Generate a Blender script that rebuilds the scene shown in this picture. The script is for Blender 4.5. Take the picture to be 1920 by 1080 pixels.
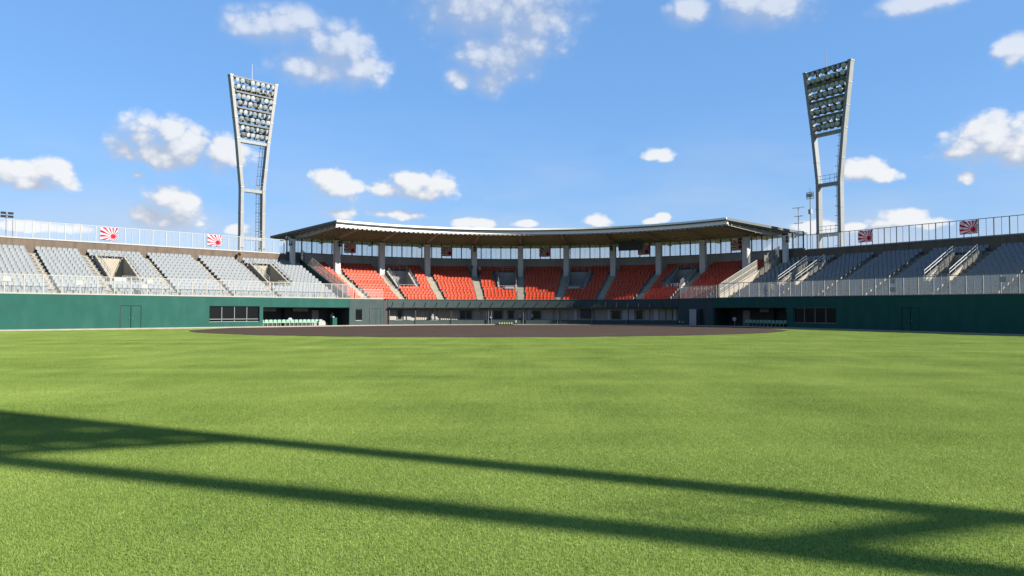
import bpy, bmesh, math, random
from mathutils import Vector, Matrix
import numpy as np

# ------------------------------------------------------------------ reset
for o in list(bpy.data.objects):
    bpy.data.objects.remove(o, do_unlink=True)
scn = bpy.context.scene
COL = scn.collection
RND = random.Random(7)
rad = math.radians

# ------------------------------------------------------------------ camera
scn.cycles.max_bounces = 6
scn.cycles.diffuse_bounces = 3
scn.cycles.glossy_bounces = 2
scn.cycles.transparent_max_bounces = 16
cam_d = bpy.data.cameras.new('camera')
cam_d.sensor_width = 36.0
cam_d.lens = 25.99
cam_d.clip_end = 6000.0
cam_d.clip_start = 0.05
cam = bpy.data.objects.new('camera', cam_d)
COL.objects.link(cam)
cam.location = (0, 0, 1.6)
cam.rotation_euler = (rad(90) + math.atan(47.0 / 1386.0), 0, 0)
scn.camera = cam

# ------------------------------------------------------------------ light and exposure
SUN_EL = rad(29.3)
SUN_AZ = rad(24.0)                       # sun stands to the right, a little behind the camera
S = Vector((math.cos(SUN_AZ) * math.cos(SUN_EL), -math.sin(SUN_AZ) * math.cos(SUN_EL), math.sin(SUN_EL)))
sun_d = bpy.data.lights.new('sun', 'SUN')
sun_d.energy = 5.0
sun_d.angle = rad(0.53)
sun_d.color = (1.0, 0.94, 0.84)
sun = bpy.data.objects.new('sun', sun_d)
COL.objects.link(sun)
sun.location = (60, -30, 60)
sun.rotation_euler = S.to_track_quat('Z', 'Y').to_euler()

scn.view_settings.view_transform = 'Standard'
scn.view_settings.look = 'None'
scn.view_settings.exposure = 1.38
scn.view_settings.gamma = 1.0
scn.view_settings.use_curve_mapping = False


def nt_new(nt, t, **kw):
    n = nt.nodes.new(t)
    for k, v in kw.items():
        setattr(n, k, v)
    return n


def math_node(nt, op, a, b=None, c=None, clamp=False):
    n = nt.nodes.new('ShaderNodeMath')
    n.operation = op
    n.use_clamp = clamp
    for i, x in enumerate((a, b, c)):
        if x is None:
            continue
        if isinstance(x, (int, float)):
            n.inputs[i].default_value = x
        else:
            nt.links.new(x, n.inputs[i])
    return n.outputs[0]


def make_world():
    w = bpy.data.worlds.new('World')
    scn.world = w
    w.cycles.sampling_method = 'MANUAL'
    w.cycles.sample_map_resolution = 512
    w.use_nodes = True
    nt = w.node_tree
    nt.nodes.clear()
    L = nt.links.new
    out = nt_new(nt, 'ShaderNodeOutputWorld')
    bg = nt_new(nt, 'ShaderNodeBackground')
    bg.inputs['Strength'].default_value = 0.074
    sky = nt_new(nt, 'ShaderNodeTexSky', sky_type='NISHITA', sun_disc=False)
    sky.sun_elevation = SUN_EL
    sky.sun_rotation = rad(90) + SUN_AZ
    sky.altitude = 50
    sky.air_density = 1.0
    sky.dust_density = 0.6
    sky.ozone_density = 2.5
    tc = nt_new(nt, 'ShaderNodeTexCoord')
    sep = nt_new(nt, 'ShaderNodeSeparateXYZ')
    L(tc.outputs['Generated'], sep.inputs[0])
    az = math_node(nt, 'ARCTAN2', sep.outputs['X'], sep.outputs['Y'])
    el = math_node(nt, 'ARCSINE', sep.outputs['Z'])
    cmb = nt_new(nt, 'ShaderNodeCombineXYZ')
    L(az, cmb.inputs[0])
    L(el, cmb.inputs[1])

    # cumulus: (azimuth deg, elevation deg, half width deg, half height deg, softness)
    C = [(-17.8, 20.5, 3.18, 0.97), (-19.7, 20.1, 1.83, 0.69), (-16.3, 20.9, 1.90, 0.87), (-13.5, 19.1, 2.34, 1.51), (-15.1, 17.8, 2.89, 1.01), (-11.9, 17.9, 1.98, 1.03),
         (-12.4, 19.7, 1.38, 0.89), (-1.3, 22.7, 5.37, 2.11), (-3.3, 22.8, 3.71, 1.58), (1.7, 22.1, 3.10, 2.13), (1.0, 20.3, 2.48, 1.64), (-2.5, 19.5, 2.06, 1.28),
         (-1.7, 17.5, 1.45, 0.83), (-4.2, 17.6, 1.03, 0.67), (-0.6, 19.2, 2.48, 1.48), (13.6, 21.8, 1.48, 0.83), (19.3, 21.5, 3.13, 1.08), (17.8, 22.0, 1.87, 0.85),
         (29.4, 20.3, 2.35, 0.63), (34.5, 16.6, 1.07, 0.69), (34.3, 15.9, 0.56, 0.47), (-26.8, 12.2, 1.91, 1.34), (-24.9, 12.5, 1.53, 1.14), (-23.9, 11.7, 2.76, 1.52),
         (-21.4, 11.2, 2.15, 1.26), (-27.9, 11.1, 1.29, 0.98), (-25.6, 10.9, 3.19, 1.08), (-34.0, 9.0, 2.13, 0.94), (-32.0, 9.3, 1.34, 0.85), (-33.1, 8.4, 2.46, 0.61),
         (-25.2, 7.9, 1.69, 1.03), (-24.0, 7.6, 1.55, 1.19), (-26.2, 6.9, 1.33, 1.10), (-24.5, 6.6, 2.05, 0.93), (-27.0, 9.5, 0.46, 0.21), (-14.0, 9.7, 1.36, 1.01),
         (-12.9, 9.3, 1.57, 0.86), (-9.9, 9.3, 1.20, 0.63), (-7.8, 9.9, 1.83, 1.03), (-6.0, 9.7, 1.55, 0.88), (-7.0, 9.1, 2.65, 0.60), (-13.1, 7.5, 1.37, 0.47),
         (-8.9, 7.5, 2.22, 0.36), (11.4, 11.9, 1.11, 0.50), (33.3, 11.2, 1.90, 1.50), (32.0, 11.0, 1.72, 1.15), (34.5, 10.7, 1.69, 1.64), (31.1, 10.6, 1.46, 0.68),
         (35.7, 10.4, 1.91, 1.46), (25.8, 10.0, 1.51, 0.79), (26.7, 9.5, 1.25, 0.58), (31.8, 8.9, 0.60, 0.41), (25.1, 9.7, 1.29, 0.65), (27.9, 6.5, 1.62, 0.72),
         (26.9, 6.2, 1.48, 0.51), (29.5, 6.0, 1.25, 0.39), (6.7, 7.1, 1.22, 0.49), (-3.8, 7.0, 0.91, 0.45), (-2.3, 6.9, 1.03, 0.33), (1.0, 6.9, 1.03, 0.29),
         (11.6, 7.2, 0.71, 0.36), (10.7, 7.0, 0.80, 0.28), (22.4, 6.2, 1.41, 0.53), (24.9, 6.0, 1.02, 0.37), (-20.6, 6.1, 0.80, 0.42), (-33.1, 5.6, 3.19, 0.34),
         (-36.5, 8.5, 1.87, 0.97), (36.8, 15.3, 1.06, 0.77)]
    g = bpy.data.node_groups.new('cloud_field', 'ShaderNodeTree')
    g.interface.new_socket('P', in_out='INPUT', socket_type='NodeSocketVector')
    g.interface.new_socket('D', in_out='OUTPUT', socket_type='NodeSocketFloat')
    gi = g.nodes.new('NodeGroupInput')
    go = g.nodes.new('NodeGroupOutput')
    acc = None
    for (ca, ce, ra, re) in C:
        if ce > 16:                       # the higher, nearer clouds are broader
            ra, re = ra * 1.30, re * 1.34
        ma = nt_new(g, 'ShaderNodeVectorMath', operation='MULTIPLY_ADD')
        ia, ie = 1 / rad(ra * 1.12), 1 / rad(re * 1.22)
        ma.inputs[1].default_value = (ia, ie, 0)
        ma.inputs[2].default_value = (-rad(ca) * ia, -rad(ce) * ie, 0)
        g.links.new(gi.outputs[0], ma.inputs[0])
        ln = nt_new(g, 'ShaderNodeVectorMath', operation='LENGTH')
        g.links.new(ma.outputs[0], ln.inputs[0])
        v = ln.outputs['Value']
        if acc is None:
            acc = v
        else:
            m = nt_new(g, 'ShaderNodeMath', operation='SMOOTH_MIN')
            g.links.new(acc, m.inputs[0])
            g.links.new(v, m.inputs[1])
            m.inputs[2].default_value = .4
            acc = m.outputs[0]
    body = math_node(g, 'SUBTRACT', 1.0, acc)
    # the same kind of broken cumulus goes on all round, outside the field of view
    n0 = nt_new(g, 'ShaderNodeTexNoise')
    n0.inputs['Scale'].default_value = 5.5
    n0.inputs['Detail'].default_value = 1.0
    s0 = nt_new(g, 'ShaderNodeVectorMath', operation='MULTIPLY')
    s0.inputs[1].default_value = (1.0, 2.2, 1.0)
    g.links.new(gi.outputs[0], s0.inputs[0])
    g.links.new(s0.outputs[0], n0.inputs['Vector'])
    sx = nt_new(g, 'ShaderNodeSeparateXYZ')
    g.links.new(gi.outputs[0], sx.inputs[0])
    far = math_node(g, 'MAXIMUM', math_node(g, 'MULTIPLY_ADD', math_node(g, 'ABSOLUTE', sx.outputs[0]), 4.0, -rad(44) * 4.0),
                    math_node(g, 'MULTIPLY_ADD', sx.outputs[1], 4.0, -rad(27) * 4.0))
    far = math_node(g, 'MINIMUM', math_node(g, 'MULTIPLY', far, 3.0), 0.0)
    rest = math_node(g, 'ADD', math_node(g, 'MULTIPLY_ADD', n0.outputs['Fac'], 7.0, -4.3), far)
    body = math_node(g, 'MAXIMUM', body, rest)
    g.links.new(body, go.inputs[0])

    def field(vec):
        n = nt_new(nt, 'ShaderNodeGroup')
        n.node_tree = g
        L(vec, n.inputs[0])
        return n.outputs[0]
    # billowing outline: rounded cells over broad noise
    n1 = nt_new(nt, 'ShaderNodeTexNoise', noise_dimensions='2D')
    n1.inputs['Scale'].default_value = 24.0
    n1.inputs['Detail'].default_value = 5.0
    n1.inputs['Roughness'].default_value = .55
    st = nt_new(nt, 'ShaderNodeVectorMath', operation='MULTIPLY')
    st.inputs[1].default_value = (1.0, 1.25, 1.0)
    L(cmb.outputs[0], st.inputs[0])
    L(st.outputs[0], n1.inputs['Vector'])
    wob = nt_new(nt, 'ShaderNodeVectorMath', operation='MULTIPLY_ADD')
    wob.inputs[1].default_value = (.012, .012, 0)
    L(n1.outputs['Color'], wob.inputs[0])
    L(st.outputs[0], wob.inputs[2])
    vo = nt_new(nt, 'ShaderNodeTexVoronoi', voronoi_dimensions='2D', feature='F1')
    vo.inputs['Scale'].default_value = 36.0
    vo.inputs['Detail'].default_value = 2.0
    vo.inputs['Roughness'].default_value = .45
    vo.inputs['Lacunarity'].default_value = 2.2
    L(wob.outputs[0], vo.inputs['Vector'])
    nz = math_node(nt, 'MULTIPLY', math_node(nt, 'SUBTRACT', n1.outputs['Fac'], 0.5), CL_NOISE)
    puff = math_node(nt, 'MULTIPLY_ADD', vo.outputs['Distance'], -.85, .52)
    hi = math_node(nt, 'MAXIMUM', math_node(nt, 'MULTIPLY_ADD', el, 4.6, -.85), 0.0)
    calm = math_node(nt, 'SUBTRACT', 1.0, math_node(nt, 'MINIMUM', math_node(nt, 'MULTIPLY', hi, .75), .62))
    b0 = field(cmb.outputs[0])
    rough = math_node(nt, 'MULTIPLY', math_node(nt, 'ADD', nz, puff), calm)
    d0 = math_node(nt, 'MULTIPLY_ADD', b0, 1.85, rough)
    off = nt_new(nt, 'ShaderNodeVectorMath', operation='ADD')
    off.inputs[1].default_value = (rad(.7), rad(1.1), 0)
    L(cmb.outputs[0], off.inputs[0])
    b1 = field(off.outputs[0])
    # lighter towards the sun, greyer where more cloud lies between
    lit = math_node(nt, 'MULTIPLY_ADD', math_node(nt, 'SUBTRACT', b0, b1), 1.3, math_node(nt, 'MULTIPLY_ADD', puff, 1.3, math_node(nt, 'MULTIPLY', nz, .5)))
    ml = nt_new(nt, 'ShaderNodeMapRange', interpolation_type='SMOOTHSTEP')
    ml.inputs['From Min'].default_value = -0.45
    ml.inputs['From Max'].default_value = 0.95
    L(lit, ml.inputs['Value'])
    # crisp lit tops, soft bases, and softer altogether higher up
    mr = nt_new(nt, 'ShaderNodeMapRange', interpolation_type='SMOOTHSTEP')
    mr.inputs['From Min'].default_value = -0.20
    wd = math_node(nt, 'MULTIPLY_ADD', ml.outputs[0], -.95, 1.60)
    L(math_node(nt, 'MULTIPLY_ADD', hi, .45, wd), mr.inputs['From Max'])
    L(d0, mr.inputs['Value'])
    cc = nt_new(nt, 'ShaderNodeMix', data_type='RGBA')
    cc.inputs['A'].default_value = (2.5, 2.85, 3.55, 1)
    cc.inputs['B'].default_value = (4.7, 4.78, 4.9, 1)
    L(ml.outputs[0], cc.inputs['Factor'])
    # thin veil low over the horizon
    n2 = nt_new(nt, 'ShaderNodeTexNoise')
    n2.inputs['Scale'].default_value = 5.0
    n2.inputs['Detail'].default_value = 5.0
    st2 = nt_new(nt, 'ShaderNodeVectorMath', operation='MULTIPLY')
    st2.inputs[1].default_value = (1.0, 3.0, 1.0)
    L(cmb.outputs[0], st2.inputs[0])
    L(st2.outputs[0], n2.inputs['Vector'])
    mv = nt_new(nt, 'ShaderNodeMapRange', interpolation_type='SMOOTHSTEP')
    mv.inputs['From Min'].default_value = 0.30
    mv.inputs['From Max'].default_value = 0.75
    mv.inputs['To Min'].default_value = 0.12
    mv.inputs['To Max'].default_value = 0.60
    L(n2.outputs['Fac'], mv.inputs['Value'])
    me = nt_new(nt, 'ShaderNodeMapRange', interpolation_type='SMOOTHSTEP')
    me.inputs['From Min'].default_value = rad(17)
    me.inputs['From Max'].default_value = rad(3)
    L(el, me.inputs['Value'])
    ml2 = nt_new(nt, 'ShaderNodeMapRange', interpolation_type='SMOOTHSTEP')
    ml2.inputs['From Min'].default_value = rad(9)
    ml2.inputs['From Max'].default_value = rad(2)
    ml2.inputs['To Max'].default_value = .38
    L(el, ml2.inputs['Value'])
    veil = math_node(nt, 'ADD', math_node(nt, 'MULTIPLY', mv.outputs[0], me.outputs[0]), ml2.outputs[0], clamp=True)
    grade = nt_new(nt, 'ShaderNodeHueSaturation')
    grade.inputs['Saturation'].default_value = SKY_SAT
    grade.inputs['Value'].default_value = SKY_VAL
    gm = nt_new(nt, 'ShaderNodeGamma')
    gm.inputs['Gamma'].default_value = .45
    L(sky.outputs[0], gm.inputs['Color'])
    tint = nt_new(nt, 'ShaderNodeMix', data_type='RGBA', blend_type='MULTIPLY')
    tint.inputs['Factor'].default_value = 1.0
    tint.inputs['B'].default_value = (.80, 1.50, 2.46, 1)
    L(gm.outputs[0], tint.inputs['A'])
    L(tint.outputs['Result'], grade.inputs['Color'])
    mx1 = nt_new(nt, 'ShaderNodeMix', data_type='RGBA')
    mx1.inputs['B'].default_value = (3.2, 3.6, 4.2, 1)
    L(veil, mx1.inputs['Factor'])
    L(grade.outputs[0], mx1.inputs['A'])
    mx = nt_new(nt, 'ShaderNodeMix', data_type='RGBA')
    # the higher clouds are thin enough for some blue to come through
    thin = math_node(nt, 'SUBTRACT', .97, math_node(nt, 'MINIMUM', math_node(nt, 'MULTIPLY', hi, .40), .3))
    cf = math_node(nt, 'MULTIPLY', mr.outputs[0], thin)
    L(cf, mx.inputs['Factor'])
    L(mx1.outputs['Result'], mx.inputs['A'])
    L(cc.outputs['Result'], mx.inputs['B'])
    L(mx.outputs['Result'], bg.inputs['Color'])
    L(bg.outputs[0], out.inputs[0])


SKY_SAT, SKY_VAL, CL_NOISE = .97, .965, 1.35
make_world()

# ------------------------------------------------------------------ the plan of the ball park
# u runs along the front of the stands (left wing, arc behind the plate, right wing), t runs outwards
OX, OY, R0 = 1.0, 69.0, 30.0
TL, TR = rad(-44.5), rad(58.5)
UL, UR = R0 * TL, R0 * TR


def dz(u):
    return -0.0085 * max(0.0, u - UR)


def th_of(u):
    return max(TL, min(TR, u / R0))


def P(u, t, z=0.0):
    th = th_of(u)
    s, c = math.sin(th), math.cos(th)
    e = u - R0 * th
    return Vector((OX + (R0 + t) * s + e * c, OY + (R0 + t) * c - e * s, z + dz(u)))


def stretch(u, t):
    return (R0 + t) / R0 if UL <= u <= UR else 1.0


def frame(u, t, z=0.0, turn=0.0):
    return Matrix.Translation(P(u, t, z)) @ Matrix.Rotation(-th_of(u) + turn, 4, 'Z')


def us_between(u0, u1, step=1.5):
    pts = [u0]
    a, b = max(u0, UL), min(u1, UR)
    if a < b:
        n = max(1, int(math.ceil((b - a) / step)))
        pts += [a + (b - a) * i / n for i in range(n + 1)]
    pts.append(u1)
    out = []
    for p in pts:
        if not out or abs(p - out[-1]) > 1e-5:
            out.append(p)
    return out


# ------------------------------------------------------------------ mesh helpers
class MB:
    def __init__(self):
        self.v, self.f, self.m = [], [], []

    def quad_box(self, p, mi=0):
        """eight corners: bottom 0-3 (loop), top 4-7"""
        b = len(self.v)
        self.v += [Vector(q) for q in p]
        for q in ((0, 3, 2, 1), (4, 5, 6, 7), (0, 1, 5, 4), (1, 2, 6, 5), (2, 3, 7, 6), (3, 0, 4, 7)):
            self.f.append([b + i for i in q])
            self.m.append(mi)

    def box(self, x0, x1, y0, y1, z0, z1, mi=0, M=None):
        p = [(x0, y0, z0), (x1, y0, z0), (x1, y1, z0), (x0, y1, z0), (x0, y0, z1), (x1, y0, z1), (x1, y1, z1), (x0, y1, z1)]
        p = [Vector(q) for q in p]
        if M is not None:
            p = [M @ q for q in p]
        self.quad_box(p, mi)

    def prof(self, u0, u1, poly, mi=0, step=1.5, fn=None, caps=True):
        """sweep a closed (t, z) outline along u"""
        us = us_between(u0, u1, step)
        fn = fn or P
        b = len(self.v)
        n = len(poly)
        for u in us:
            for (t, z) in poly:
                self.v.append(fn(u, t, z))
        for i in range(len(us) - 1):
            for k in range(n):
                a0 = b + i * n + k
                a1 = b + i * n + (k + 1) % n
                self.f.append([a0, a1, a1 + n, a0 + n])
                self.m.append(mi)
        if caps:
            self.f.append([b + k for k in range(n)][::-1])
            self.m.append(mi)
            e = b + (len(us) - 1) * n
            self.f.append([e + k for k in range(n)])
            self.m.append(mi)

    def sw(self, u0, u1, t0, t1, z0, z1, mi=0, step=1.5):
        self.prof(u0, u1, [(t0, z0), (t1, z0), (t1, z1), (t0, z1)], mi, step)

    def strip(self, u0, u1, line, mi=0, step=1.5):
        """sweep an open (t, z) line along u"""
        us = us_between(u0, u1, step)
        b = len(self.v)
        n = len(line)
        for u in us:
            for (t, z) in line:
                self.v.append(P(u, t, z))
        for i in range(len(us) - 1):
            for k in range(n - 1):
                a0 = b + i * n + k
                self.f.append([a0, a0 + 1, a0 + 1 + n, a0 + n])
                self.m.append(mi)

    def tube(self, p0, p1, r0, r1=None, n=8, mi=0, caps=True):
        r1 = r0 if r1 is None else r1
        p0, p1 = Vector(p0), Vector(p1)
        d = (p1 - p0)
        q = d.to_track_quat('Z', 'Y').to_matrix()
        b = len(self.v)
        for (p, r) in ((p0, r0), (p1, r1)):
            for i in range(n):
                a = 2 * math.pi * i / n
                self.v.append(p + q @ Vector((r * math.cos(a), r * math.sin(a), 0)))
        for i in range(n):
            j = (i + 1) % n
            self.f.append([b + i, b + j, b + n + j, b + n + i])
            self.m.append(mi)
        if caps:
            self.f.append([b + i for i in range(n)][::-1])
            self.f.append([b + n + i for i in range(n)])
            self.m += [mi, mi]

    def bar(self, p0, p1, w, d, mi=0, up=(0, 0, 1)):
        """rectangular bar from p0 to p1: w across, d along the 'up' side"""
        p0, p1, up = Vector(p0), Vector(p1), Vector(up)
        a = (p1 - p0).normalized()
        x = a.cross(up)
        if x.length < 1e-4:
            x = a.cross(Vector((0, 1, 0)))
        x.normalize()
        y = x.cross(a)
        c = []
        for p in (p0, p1):
            c += [p - x * w / 2 - y * d / 2, p + x * w / 2 - y * d / 2, p + x * w / 2 + y * d / 2, p - x * w / 2 + y * d / 2]
        self.quad_box(c, mi)

    def lathe(self, prof, n=14, mi=0, M=None, mis=None):
        b = len(self.v)
        for (r, z) in prof:
            for i in range(n):
                a = 2 * math.pi * i / n
                p = Vector((r * math.cos(a), r * math.sin(a), z))
                self.v.append(M @ p if M is not None else p)
        for k in range(len(prof) - 1):
            for i in range(n):
                j = (i + 1) % n
                self.f.append([b + k * n + i, b + k * n + j, b + (k + 1) * n + j, b + (k + 1) * n + i])
                self.m.append(mis[k] if mis else mi)

    def mesh(self, name, mats):
        me = bpy.data.meshes.new(name)
        me.from_pydata([tuple(p) for p in self.v], [], self.f)
        if not isinstance(mats, (list, tuple)):
            mats = [mats]
        for m in mats:
            me.materials.append(m)
        if len(mats) > 1:
            me.polygons.foreach_set('material_index', self.m)
        bm = bmesh.new()
        bm.from_mesh(me)
        bmesh.ops.recalc_face_normals(bm, faces=bm.faces)
        bm.to_mesh(me)
        bm.free()
        me.update()
        return me

    def build(self, name, mats, parent=None):
        """world-space mesh -> object with its origin at the foot of the mesh"""
        n = len(self.v)
        c = Vector((sum(p.x for p in self.v) / n, sum(p.y for p in self.v) / n, min(p.z for p in self.v)))
        self.v = [p - c for p in self.v]
        o = bpy.data.objects.new(name, self.mesh(name, mats))
        COL.objects.link(o)
        o.location = c - (ORG[parent.name] if parent else Vector())
        if parent:
            o.parent = parent
        ORG[o.name] = c
        return o


ORG = {}            # world origin of each object that has children


def tag(o, label=None, cat=None, group=None, kind=None):
    if label:
        o['label'] = label
    if cat:
        o['category'] = cat
    if group:
        o['group'] = group
    if kind:
        o['kind'] = kind
    return o


def thing(name, loc, label, cat, group=None):
    o = bpy.data.objects.new(name, None)
    COL.objects.link(o)
    o.empty_display_size = .3
    o.location = loc
    ORG[o.name] = Vector(loc)
    return tag(o, label, cat, group)


def inst(name, me, parent, M):
    """an object that shares the mesh 'me' with its alikes, set at world matrix M"""
    o = bpy.data.objects.new(name, me)
    COL.objects.link(o)
    if parent:
        o.parent = parent
        o.matrix_basis = Matrix.Translation(-ORG[parent.name]) @ M
    else:
        o.matrix_basis = M
    ORG[o.name] = M.to_translation()
    return o


def sub(name, me, parent, M):
    """child placed in the parent's own local space"""
    o = bpy.data.objects.new(name, me)
    COL.objects.link(o)
    o.parent = parent
    o.matrix_basis = M
    return o


ORDW = ['', 'first', 'second', 'third', 'fourth', 'fifth', 'sixth', 'seventh', 'eighth', 'ninth', 'tenth', 'eleventh',
        'twelfth', 'thirteenth', 'fourteenth', 'fifteenth', 'sixteenth', 'seventeenth', 'eighteenth', 'nineteenth', 'twentieth']


# ------------------------------------------------------------------ materials
KALB = .37
def M_(name, col, rough=.7, metal=0.0, var=.12, scale=1.5, bump=0.0, bscale=20.0, spec=.5, streak=0.0, stain=None, stain_amt=.0):
    col = tuple(c * KALB for c in col)
    stain = tuple(c * KALB for c in stain) if stain else None
    m = bpy.data.materials.new(name)
    m.use_nodes = True
    nt = m.node_tree
    b = nt.nodes['Principled BSDF']
    b.inputs['Roughness'].default_value = rough
    b.inputs['Metallic'].default_value = metal
    b.inputs['Specular IOR Level'].default_value = spec
    L = nt.links.new
    geo = nt_new(nt, 'ShaderNodeNewGeometry')
    n = nt_new(nt, 'ShaderNodeTexNoise')
    n.inputs['Scale'].default_value = scale
    n.inputs['Detail'].default_value = 6
    n.inputs['Roughness'].default_value = .65
    L(geo.outputs['Position'], n.inputs['Vector'])
    mr = nt_new(nt, 'ShaderNodeMapRange')
    mr.inputs['From Min'].default_value = .25
    mr.inputs['From Max'].default_value = .75
    mr.inputs['To Min'].default_value = 1 - var
    mr.inputs['To Max'].default_value = 1 + var
    L(n.outputs['Fac'], mr.inputs['Value'])
    mul = nt_new(nt, 'ShaderNodeMix', data_type='RGBA', blend_type='MULTIPLY')
    mul.inputs['Factor'].default_value = 1
    mul.inputs['A'].default_value = (*col, 1)
    L(mr.outputs[0], mul.inputs['B'])
    c = mul.outputs['Result']
    if stain:
        n2 = nt_new(nt, 'ShaderNodeTexNoise')
        n2.inputs['Scale'].default_value = 1.0
        n2.inputs['Detail'].default_value = 5
        mp = nt_new(nt, 'ShaderNodeVectorMath', operation='MULTIPLY')
        mp.inputs[1].default_value = (streak or 1, streak or 1, .35 if streak else 1)
        L(geo.outputs['Position'], mp.inputs[0])
        L(mp.outputs[0], n2.inputs['Vector'])
        m2 = nt_new(nt, 'ShaderNodeMapRange', interpolation_type='SMOOTHSTEP')
        m2.inputs['From Min'].default_value = .45
        m2.inputs['From Max'].default_value = .72
        m2.inputs['To Max'].default_value = stain_amt
        L(n2.outputs['Fac'], m2.inputs['Value'])
        mx = nt_new(nt, 'ShaderNodeMix', data_type='RGBA')
        mx.inputs['B'].default_value = (*stain, 1)
        L(m2.outputs[0], mx.inputs['Factor'])
        L(c, mx.inputs['A'])
        c = mx.outputs['Result']
    L(c, b.inputs['Base Color'])
    if bump:
        n3 = nt_new(nt, 'ShaderNodeTexNoise')
        n3.inputs['Scale'].default_value = bscale
        n3.inputs['Detail'].default_value = 4
        L(geo.outputs['Position'], n3.inputs['Vector'])
        bp = nt_new(nt, 'ShaderNodeBump')
        bp.inputs['Strength'].default_value = bump
        bp.inputs['Distance'].default_value = .05
        L(n3.outputs['Fac'], bp.inputs['Height'])
        L(bp.outputs[0], b.inputs['Normal'])
    return m


def clear_mat(name, col, opacity, rough=.2):
    """clear or frosted sheet: most light goes straight through"""
    m = bpy.data.materials.new(name)
    m.use_nodes = True
    nt = m.node_tree
    nt.nodes.clear()
    L = nt.links.new
    out = nt_new(nt, 'ShaderNodeOutputMaterial')
    tr = nt_new(nt, 'ShaderNodeBsdfTransparent')
    df = nt_new(nt, 'ShaderNodeBsdfDiffuse')
    tl = nt_new(nt, 'ShaderNodeBsdfTranslucent')
    gl = nt_new(nt, 'ShaderNodeBsdfGlossy')
    df.inputs['Color'].default_value = (*col, 1)
    tl.inputs['Color'].default_value = (*col, 1)
    gl.inputs['Roughness'].default_value = rough
    n = nt_new(nt, 'ShaderNodeTexNoise')
    n.inputs['Scale'].default_value = .8
    n.inputs['Detail'].default_value = 4
    geo = nt_new(nt, 'ShaderNodeNewGeometry')
    L(geo.outputs['Position'], n.inputs['Vector'])
    a = math_node(nt, 'MULTIPLY_ADD', n.outputs['Fac'], opacity * .4, opacity * .8)
    m1 = nt_new(nt, 'ShaderNodeMixShader')
    m1.inputs[0].default_value = .5
    L(df.outputs[0], m1.inputs[1])
    L(tl.outputs[0], m1.inputs[2])
    m2 = nt_new(nt, 'ShaderNodeMixShader')
    L(a, m2.inputs[0])
    L(tr.outputs[0], m2.inputs[1])
    L(m1.outputs[0], m2.inputs[2])
    fr = nt_new(nt, 'ShaderNodeFresnel')
    fr.inputs[0].default_value = 1.3
    m3 = nt_new(nt, 'ShaderNodeMixShader')
    L(math_node(nt, 'MULTIPLY', fr.outputs[0], .6), m3.inputs[0])
    L(m2.outputs[0], m3.inputs[1])
    L(gl.outputs[0], m3.inputs[2])
    L(m3.outputs[0], out.inputs[0])
    return m


MAT = {}
MAT['green'] = M_('green_wall_paint', (.028, .158, .126), .7, var=.12, scale=.7, stain=(.06, .20, .17), streak=1.2, stain_amt=.42, spec=.12)
MAT['greygreen'] = M_('grey_green_paint', (.085, .13, .128), .6, var=.12, scale=1.2, stain=(.13, .16, .15), stain_amt=.35, spec=.12)
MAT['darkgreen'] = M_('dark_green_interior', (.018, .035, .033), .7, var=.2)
MAT['concrete'] = M_('weathered_concrete', (.40, .375, .33), .85, var=.16, scale=1.3, stain=(.22, .19, .15), streak=1.8, stain_amt=.4)
MAT['cream'] = M_('cream_concrete', (.66, .59, .46), .85, var=.10, scale=1.4, stain=(.40, .33, .22), streak=1.5, stain_amt=.3)
MAT['brownwall'] = M_('stained_brown_concrete', (.25, .185, .135), .9, var=.2, scale=1.2, stain=(.15, .105, .08), streak=2.2, stain_amt=.6)
MAT['grey'] = M_('grey_concrete', (.66, .63, .59), .85, var=.12, scale=1.0, stain=(.48, .45, .42), streak=1.6, stain_amt=.4)
MAT['tread'] = M_('step_concrete', (.42, .40, .37), .9, var=.2, scale=2.0)
MAT['stepdark'] = M_('dirty_step_riser', (.20, .165, .13), .9, var=.25, scale=3.0)
MAT['red'] = M_('red_seat_plastic', (.98, .112, .034), .5, var=.22, scale=2.6, spec=.2)
MAT['greyseat'] = M_('grey_seat_plastic', (.38, .415, .445), .6, var=.13, scale=2.2, spec=.25)
MAT['white'] = M_('white_painted_steel', (.62, .62, .60), .45, var=.06, scale=3)
MAT['fascia'] = M_('white_fascia_sheet', (1.9, 1.87, 1.78), .5, var=.05, scale=1.5)
MAT['creamsteel'] = M_('cream_painted_steel', (.66, .63, .52), .5, var=.08, scale=3)
MAT['steel'] = M_('galvanised_steel', (.46, .48, .49), .5, metal=.2, var=.12, scale=2.5)
MAT['paintsteel'] = M_('light_grey_painted_steel', (.47, .48, .485), .5, var=.12, scale=1.5, spec=.3, stain=(.33, .33, .33), streak=3.0, stain_amt=.35)
MAT['darksteel'] = M_('dark_steel', (.07, .075, .08), .5, metal=.3, var=.2)
MAT['walk'] = M_('grey_grating_steel', (.17, .18, .19), .6, metal=.2, var=.3, scale=4)
MAT['black'] = M_('black_plastic', (.015, .015, .017), .5, var=.1)
MAT['roofedge'] = M_('grey_green_roof_metal', (.15, .18, .175), .45, metal=.2, var=.12)
MAT['soffit'] = M_('brown_soffit_board', (.40, .295, .28), .75, var=.2, scale=2)
MAT['beam'] = M_('brown_painted_beam', (.85, .66, .50), .6, var=.15, scale=2)
MAT['column'] = M_('grey_fireproofed_column', (1.15, 1.12, 1.07), .8, var=.08, scale=2, stain=(.92, .88, .84), streak=2.5, stain_amt=.3)
MAT['curtain'] = M_('beige_curtain', (.80, .68, .54), .9, var=.12, scale=2)
MAT['blind'] = M_('pale_blind', (.85, .88, .88), .8, var=.08, scale=2)
MAT['wallbeige'] = M_('beige_room_wall', (.66, .61, .53), .85, var=.12)
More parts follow.
